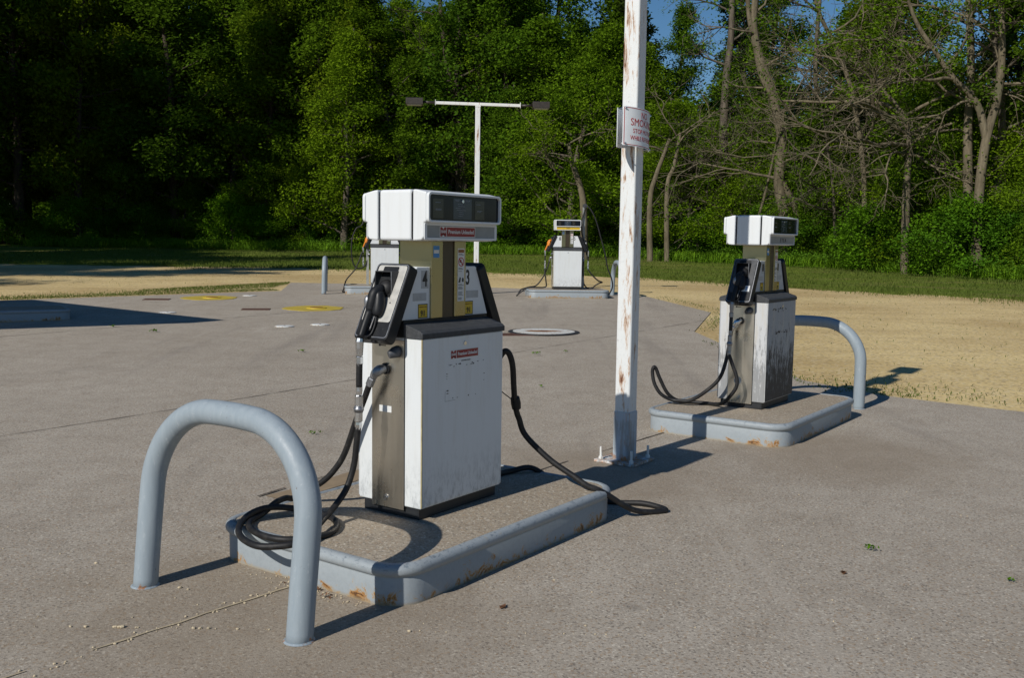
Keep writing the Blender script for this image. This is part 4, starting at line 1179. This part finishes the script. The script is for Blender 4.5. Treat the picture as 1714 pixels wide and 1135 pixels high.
bare_at('broken_trunk', 9, [[(1117, 314), (1127, 282), (1135, 245), (1139, 222)]], 52.5, .15, [(1136, 240, .7, .6, 2.6, .05), (1137, 235, -.5, .8, 2.2, .05), (1128, 280, .9, .3, 2.4, .04)], 'pale leaning broken trunk right of the near pole, right of two', leafn=0, cat='dead trunk')
bare_at('bare_tree', 10, [[(768, 330), (764, 270), (757, 170), (746, 90), (737, 10), (735, -60)]], 62.5, .24, [(757, 165, 1, .5, 2.6, .06), (750, 110, -1, .4, 3, .06), (745, 70, 1, .5, 3.2, .07), (740, 30, -1, .5, 3.2, .06), (760, 210, 1, .1, 2.4, .05)], 'tall dark trunk with sparse twigs just left of the distant lamp pole', BARK_DARK, leafn=30)
bare_at('bare_tree', 14, [[(1210, 300), (1212, 200), (1217, 120), (1224, 60), (1226, -40)]], 56, .30, [(1218, 110, -1, .5, 3, .07), (1222, 70, 1, .4, 3, .07), (1225, 20, -1, .6, 3, .06), (1216, 140, 1, .3, 2.6, .05)], 'straight grey trunk against blue sky right of the near pole', BARK, leafn=6)
bare_at('bare_tree', 15, [[(1365, 420), (1365, 300), (1368, 200), (1365, 100), (1372, 0), (1375, -70)]], 52, .17, [(1367, 180, 1, .4, 3, .06), (1366, 120, -1, .5, 3.2, .06), (1368, 60, 1, .5, 3.4, .06), (1370, 20, -1, .5, 3, .06), (1366, 240, 1, .25, 3.2, .06)], 'slim bare trunk with fine twigs behind the spreading bare tree', BARK, leafn=5, depth=3)
bare_at('bare_tree', 16, [[(1445, 400), (1447, 320), (1440, 240), (1425, 150), (1400, 80), (1375, 30), (1350, -40)]], 44.5, .14, [(1440, 240, -1, .1, 3.6, .07), (1425, 150, 1, .5, 3.6, .07), (1410, 100, -1, .2, 3.4, .06), (1390, 55, 1, .3, 3.6, .06), (1444, 290, 1, .2, 3, .05), (1370, 20, -1, .5, 3.0, .05)], 'arching bare tree leaning left above the right-hand gravel', BARK_PALE, leafn=5, depth=3)

for i, (px, Y, hh) in enumerate(((1165, 54.5, 8), (1255, 51, 9.5), (1405, 47.5, 8), (1480, 46, 9.5), (1572, 43.5, 9), (1700, 41, 9), (1130, 56.5, 7), (1340, 52.5, 10))):
    rgq = random.Random(200 + i); bx = xat(px, Y); tw = [Vector(p) for p in wander(rgq, (0, 0, -.2), (rgq.gauss(0, .14), 0, 1), hh, 8, .09, .02)]
    lm = [(tw[k], (rgq.choice((-1, 1)), rgq.uniform(-.7, .7), rgq.uniform(-.1, .6)), rgq.uniform(2.2, 3.6), .045) for k in (2, 3, 3, 4, 5, 5, 6, 7, 7)]
    o = make_bare('bare_sapling', 300 + i, [(tw, .09, .035)], .1, lm, BARK_PALE if i % 2 else BARK, None, 0, .1, 3)
    o.location = (bx, Y, g(Y))
    tag(o, 'thin bare sapling with fine grey twigs in the right-hand wood', 'bare tree', 'bare saplings in the right stretch of the wood')
# ---- the mass of the wood, tree by tree
rows_ = [(2.6, 3.7), (6.5, 3.6), (11.5, 4.0), (17, 4.4), (24, 5)]
cnt = 0
for ri, (dep, sp) in enumerate(rows_):
    x = -44.0 + rgF.uniform(0, 3)
    while x < 40:
        x += sp * rgF.uniform(.7, 1.3)
        y = tree_front(x) + dep + rgF.uniform(-1.2, 1.2)
        if y < 20 or abs(x) > .60 * y + 6: continue
        pxx = 857 + FPX * x / y
        rz = rgF.uniform(0, 6.28); cnt += 1
        if pxx < 520:
            kind = 'tall' if ri or rgF.random() < .5 else 'maple'
            lab, grp = 'dark leafy tree in the shaded left stretch of the wood', 'trees in the shaded left stretch of the wood'
            sc = (rgF.uniform(.9, 1.15), rgF.uniform(.9, 1.1))
        elif pxx < 1070:
            kind = rgF.choice(('tall', 'tall', 'maple')) if ri else rgF.choice(('maple', 'tall', 'thin'))
            lab, grp = 'leafy tree in the middle stretch of the wood', 'trees in the middle stretch of the wood'
            sc = (rgF.uniform(.85, 1.1), rgF.uniform(.85, 1.1))
        else:
            if ri == 0:
                if rgF.random() < .12: continue
                s0 = rgF.uniform(.85, 1.25)
                if pxx > 1480: s0 *= .62
                put('bush', rgF.randrange(6), x, y + 1.6, (s0, s0 * rgF.uniform(.75, 1.15)), rz, 'low leafy tree among the bare branches of the right-hand wood', 'tree', 'low leafy trees in the right stretch of the wood')
                continue
            kind = {1: rgF.choice(('thin', 'thin', 'pine')), 2: rgF.choice(('pine', 'thin')), 3: rgF.choice(('pine', 'tall')), 4: rgF.choice(('pine', 'tall', 'pine'))}[ri]
            lab, grp = 'thin-crowned tree in the right stretch of the wood behind the bare branches', 'trees in the right stretch of the wood'
            sc = (rgF.uniform(.85, 1.05), rgF.uniform(.85, 1.0))
            if ri >= 3: sc = (sc[0] * .95, sc[1] * .80)
        put(kind, rgF.randrange(6), x, y, sc, rz, lab, 'tree', grp)
x = -19.
while x < 8:
    x += rgF.uniform(1.9, 3.4)
    y = tree_front(x) + rgF.uniform(1.2, 3.2)
    s0 = rgF.uniform(.55, .95)
    put('maple', rgF.randrange(6), x, y, (s0, s0 * rgF.uniform(.65, .95)), rgF.uniform(0, 6.28), 'low bright leafy tree at the front edge of the middle wood', 'tree', 'low leafy trees at the front edge of the middle wood')
x = 8.
while x < 27:
    x += rgF.uniform(1.6, 2.6)
    for dep in (5.5, 9.5):
        y = tree_front(x) + dep + rgF.uniform(-1, 1.5)
        if y < 24 or abs(x) > .55 * y + 4: continue
        s0 = rgF.uniform(1.0, 1.35)
        put('bush', rgF.randrange(6), x, y, (s0, s0 * rgF.uniform(.85, 1.25)), rgF.uniform(0, 6.28), 'low leafy tree among the bare branches of the right-hand wood', 'tree', 'low leafy trees in the right stretch of the wood')
# undergrowth at the wood's edge
x = -42
while x < 34:
    x += rgF.uniform(1.3, 2.3)
    for k in range(2):
        y = tree_front(x) + 1.3 + k * 2.2 + rgF.uniform(-.6, .8)
        if y < 24 or abs(x) > .55 * y + 4: continue
        pxx = 857 + FPX * x / y
        big = rgF.random() < (.30 if k else .12) and pxx < 1480
        lab, grp = (('low dark shrub at the foot of the shaded left wood', 'shrubs at the foot of the shaded left wood') if pxx < 560 else
                    ('green shrub at the foot of the middle wood', 'shrubs at the foot of the middle wood') if pxx < 1070 else
                    ('bright green shrub at the foot of the right-hand wood', 'shrubs at the foot of the right-hand wood'))
        if big: lab, grp = lab.replace('shrub', 'sapling'), grp.replace('shrubs', 'saplings')
        s = rgF.uniform(.75, 1.25) * (1.15 if pxx > 1300 else 1.0)
        put('sapling' if big else 'shrub', rgF.randrange(6), x, y, (s, s * rgF.uniform(.7, 1.1)), rgF.uniform(0, 6.28), lab, 'sapling' if big else 'shrub', grp)
# the wood wraps round on the left, outside the frame, and shades the left part of what is seen
OFF = []
for y in (43, 50, 57):
    x0 = min(-.53 * y - 5, -13.8 - .825 * (60 - y) - 4.5)
    OFF += [(x0, y, 1.3)] + ([(x0 - 8, y + 2, 1.35)] if y < 52 else [])
OFF += [(x, y, 1.22) for x, y in ((-31.5, 17.5), (-33.5, 20), (-37, 16.5), (-40, 21), (-36, 25), (-43, 27), (-41, 32), (-47, 34), (-44, 18), (-48, 23), (-50, 29), (-53, 36), (-35, 13), (-45, 12), (-38, 21.5), (-49, 17), (-36.5, 29), (-55, 25))]
for i, (x, y, q) in enumerate(OFF):
    put('thin' if i < 8 else ('tall' if i % 3 else 'maple'), i, x, y, (1.35 * q, q * (.98 if i % 3 else 1.35)), i * 1.3, 'tall tree of the wood edge left of the frame', 'tree', 'trees of the wood edge left of the frame')
# the wood goes on behind as one mass
L = Leaves(91); rgb = random.Random(8)
x = -75.
while x < 62:
    x += rgb.uniform(1.0, 1.8)
    for k in range(3 if x < 6 else 5):
        y = tree_front(x * .8) + (30 if x < 6 else 24) + 6 * k + rgb.uniform(-2, 2); top = (13 + rgb.uniform(-3, 4)) if x < 6 else (10 + rgb.uniform(-3.5, 3))
        z = .5
        while z < top:
            L.cluster((x + rgb.gauss(0, .6), y, g(y) + z), 95, 1.7, .24, .85); z += 1.3
tag(L.build('far_wood', LEAF_TALL), 'the deep of the wood as one dark mass behind the trees', 'wood', None, 'stuff')

# ------------------------------------------------------------------ grasses and weeds
def blades(name, pts, hmin, hmax, wd, mat, seed, label, cat, spread=.35, leafy=0.):
    rg = np.random.default_rng(seed); n = len(pts); p = np.array(pts)
    h = rg.uniform(hmin, hmax, n)[:, None]; an = rg.uniform(0, 6.283, n)
    d = np.stack([np.cos(an), np.sin(an), np.zeros(n)], 1); q = np.stack([-np.sin(an), np.cos(an), np.zeros(n)], 1)
    tip = p + np.array([0, 0, 1.]) * h + q * h * rg.normal(0, spread, (n, 1))
    mid = p * .45 + tip * .55 + np.array([0, 0, .12]) * h
    w_ = wd * rg.uniform(.6, 1.4, (n, 1))
    v = np.stack([p, mid - d * w_, tip, mid + d * w_], 1).reshape(-1, 3)
    o = quads(name, v, np.repeat(np.clip(rg.normal(.5, .22, n), 0, 1), 4), mat)
    return tag(o, label, cat, None, 'stuff')
rg_ = np.random.default_rng(9)
pts = []
for _ in range(34000):
    x = rg_.uniform(-30, 26); y = tree_front(x) + rg_.normal(-.5, 1.0) + (.0 if x > 6 else .7) + .9 * math.sin(x * .9) * math.sin(x * .37 + 1)
    if y < 22 or abs(x) > .56 * y + 2: continue
    pts.append((x, y, g(y)))
weeds = blades('tall_weeds', pts, .15, .65, .020, LEAF_WEED, 3, 'strip of tall bright weeds along the edge of the wood', 'weeds', .8)
L = Leaves(33)
for x, y, z in pts[::4]:
    hh = .55 + .45 * math.sin(x * 1.3 + y) * math.sin(x * .47)
    L.cluster((x, y, z + rg_.uniform(.05, .95) * hh * (1.25 if x > 5 else .8)), 15, .36, .045, .8)
tag(L.build('broad_weeds', LEAF_WEED), 'broad-leaved weeds among the tall grass at the edge of the wood', 'weeds', None, 'stuff')
pts = []
for _ in range(60000):
    x = rg_.uniform(-26, 24); f = grass_front(x); b = tree_front(x); y = f + (b - f) * rg_.random() ** 1.3 + rg_.normal(0, .25)
    if abs(x) > .54 * y + 1: continue
    pts.append((x, y, g(y)))
for _ in range(5000):
    x = rg_.uniform(-14, 16); y = grass_front(x) - abs(rg_.normal(0, .9)) * (1 + math.sin(x * 1.7) * math.sin(x * .6))
    pts.append((x, y, g(y) - .01))
for _ in range(260):
    x = rg_.uniform(-16, 20); f = grass_front(x); b = tree_front(x); y = f + (b - f) * rg_.random() - .4
    r0 = rg_.uniform(.15, .6)
    for _ in range(45): q = (x + rg_.normal(0, r0), y + rg_.normal(0, r0)); pts.append((q[0], q[1], g(q[1]) + .06))
blades('lawn_grass', pts, .03, .14, .010, LEAF_LAWN, 4, 'mown grass between the gravel and the wood', 'grass', .5)
pts = []
def along(a, b, n, wd, bias=0.):
    a, b = Vector(a), Vector(b); d = (b - a).normalized(); nn = Vector((-d.y, d.x))
    for _ in range(n):
        if rg_.random() < .0: continue
        p = a.lerp(b, rg_.random()) + nn * (bias + abs(rg_.normal(0, wd)))
        pts.append((p.x, p.y, g(p.y)))
along((-11.0, 21.1), (-5.95, 25.05), 4200, .55, 0); along((-14, 18.8), (-8.5, 23.1), 1200, .7, 0)
for _ in range(5200):
    t = rg_.random() ** .7; x = -9.3 + 2.9 * t; y = 24.3 + 4.4 * t - rg_.random() ** 1.2 * (1.2 + 1.7 * t) + .3
    if y < 28.8 and x < -5.95 - .15 * (y - 25): pts.append((x, y, g(y)))
along((3.18, 16.92), (4.24, 20.68), 260, .16, -.30); along((4.2, 20.7), (3.5, 24.8), 200, .22, -.4)
along((3.3, 15.5), (3.58, 11.7), 110, .16, -.3)
for _ in range(650):
    x = 3.4 + abs(rg_.normal(0, 1.2)); y = 10.9 - (x - 3.6) * .42 + abs(rg_.normal(.1, .7)); pts.append((x, y, g(y) - .02))
for _ in range(1800):
    x = rg_.uniform(-16, 14); y = rg_.uniform(26, 38) if x < 5 else rg_.uniform(13, 28)
    if x < -6.6 or (y > 29.5 and x < 3.5) or x > 4.6: pts.append((x, y, g(y) - .02))
blades('edge_grass', pts, .012, .055, .006, LEAF_LAWN, 6, 'thin grass and weeds growing along the pavement and gravel edges', 'grass', .6)

def sprout(label, x, y, s, seed):
    rg = random.Random(seed); L = Leaves(seed)
    for k in range(5): L.cluster((rg.gauss(0, .010) * s, rg.gauss(0, .010) * s, .012 * s), 5, .014 * s, .007 * s, .5)
    o = L.build('weed_sprout', LEAF_SHRUB); o.location = (x, y, g(y) + .004)
    return tag(o, label, 'weed', 'small weeds sprouting from the pavement')
def gp(px, py):
    """ground point under a pixel on the level pavement"""
    d = at(px, py, 1.0) - EYE; Y = 4.0
    while EYE.z + d.z * Y > g(Y) and Y < 60: Y += .01
    return d.x * Y, Y
for i, (px, py, s, lab) in enumerate([(1456, 923, 1.6, 'small green weed alone on the right foreground pavement'), (1694, 976, 1.0, 'tiny weed at the right edge of the pavement'), (897, 594, 2.2, 'weed sprout in the pavement just right of the near pump hose'), (945, 590, 1.6, 'weed sprout in the pavement left of the near pole, farther one'), (527, 728, 1.6, 'weed sprout above the top of the foreground hoop'), (190, 548, 2.4, 'weed sprout just below the tip side of the triangular shadow'), (257, 556, 2.6, 'weed sprout in the left joint below the triangular shadow'), (505, 590, 2.2, 'weed sprout left of the near pump in mid pavement'), (905, 648, 1.3, 'weed sprout beside the near pump hose, nearer one')]):
    x, y = gp(px, py); sprout(lab, x, y, s, 60 + i)

# pebbles and leaf litter
def pebbles(name, pts, label, mat, flat=.6):
    rg = random.Random(2); m = MB()
    for x, y, r in pts:
        q = MB().ball((0, 0, 0), r * rg.uniform(.8, 1.3), r * rg.uniform(.7, 1.1), r * flat, 6, 4)
        q.v = [tuple(c * rg.uniform(.8, 1.15) for c in v) for v in q.v]
        q.xf(Matrix.Translation((x, y, g(y) + r * flat * .75)) @ Matrix.Rotation(rg.uniform(0, 6.28), 4, 'Z'))
        m.add(q.v, q.f, False)
    return tag(m.build(name, mat), label, 'gravel', None, 'stuff')
rgp = random.Random(17); PP = []
for px, py, r in ((301, 986, .009), (315, 989, .007), (161, 945, .008), (202, 1112, .010), (195, 1128, .010), (207, 1131, .012), (325, 1109, .009), (335, 1067, .008), (350, 1124, .009), (230, 1127, .007), (398, 1092, .007), (685, 1104, .009), (700, 1002, .006), (145, 1104, .009), (120, 1115, .007), (980, 1050, .006), (1110, 925, .005), (1310, 915, .005), (232, 1092, .006)):
    PP.append((*gp(px, py), r))
for _ in range(120):
    t = rgp.random(); p = row(-4.2 + 3.1 * t, -.115 + .13 * t * .9 + rgp.gauss(0, .02)); PP.append((p.x, p.y, rgp.uniform(.003, .008)))
for _ in range(170): PP.append((*gp(rgp.uniform(0, 1714), 620 + 515 * rgp.random() ** .7), rgp.uniform(.0022, .0055)))
for _ in range(70):
    p = row(-1.0 - abs(rgp.gauss(0, .05)), rgp.gauss(.1, .14)); PP.append((p.x, p.y, rgp.uniform(.003, .007)))
pebbles('loose_gravel', PP, 'loose pale pebbles scattered on the pavement', M_PEB)
L = Leaves(77)
for _ in range(26):
    p = row(-1.02 - abs(rgp.gauss(0, .03)), rgp.gauss(.10, .09)); L.cluster((p.x, p.y, .012), 2, .012, .012, .5)
tag(L.build('leaf_litter', M_DRYLEAF), 'dry brown leaves gathered against the nearest island edge', 'leaf litter', None, 'stuff')
for i, (px, py, lab) in enumerate(((1411, 961, 'single brown leaf lying on the right foreground pavement'), (840, 1020, 'dry twig-like leaf in front of the nearest island'))):
    x, y = gp(px, py); L = Leaves(80 + i); L.cluster((0, 0, .008), 3, .012, .022, .3)
    o = L.build('dry_leaf', M_DRYLEAF, None, 2.5); o.location = (x, y, 0); tag(o, lab, 'leaf')

print('trees', cnt, 'objects', len(bpy.data.objects))
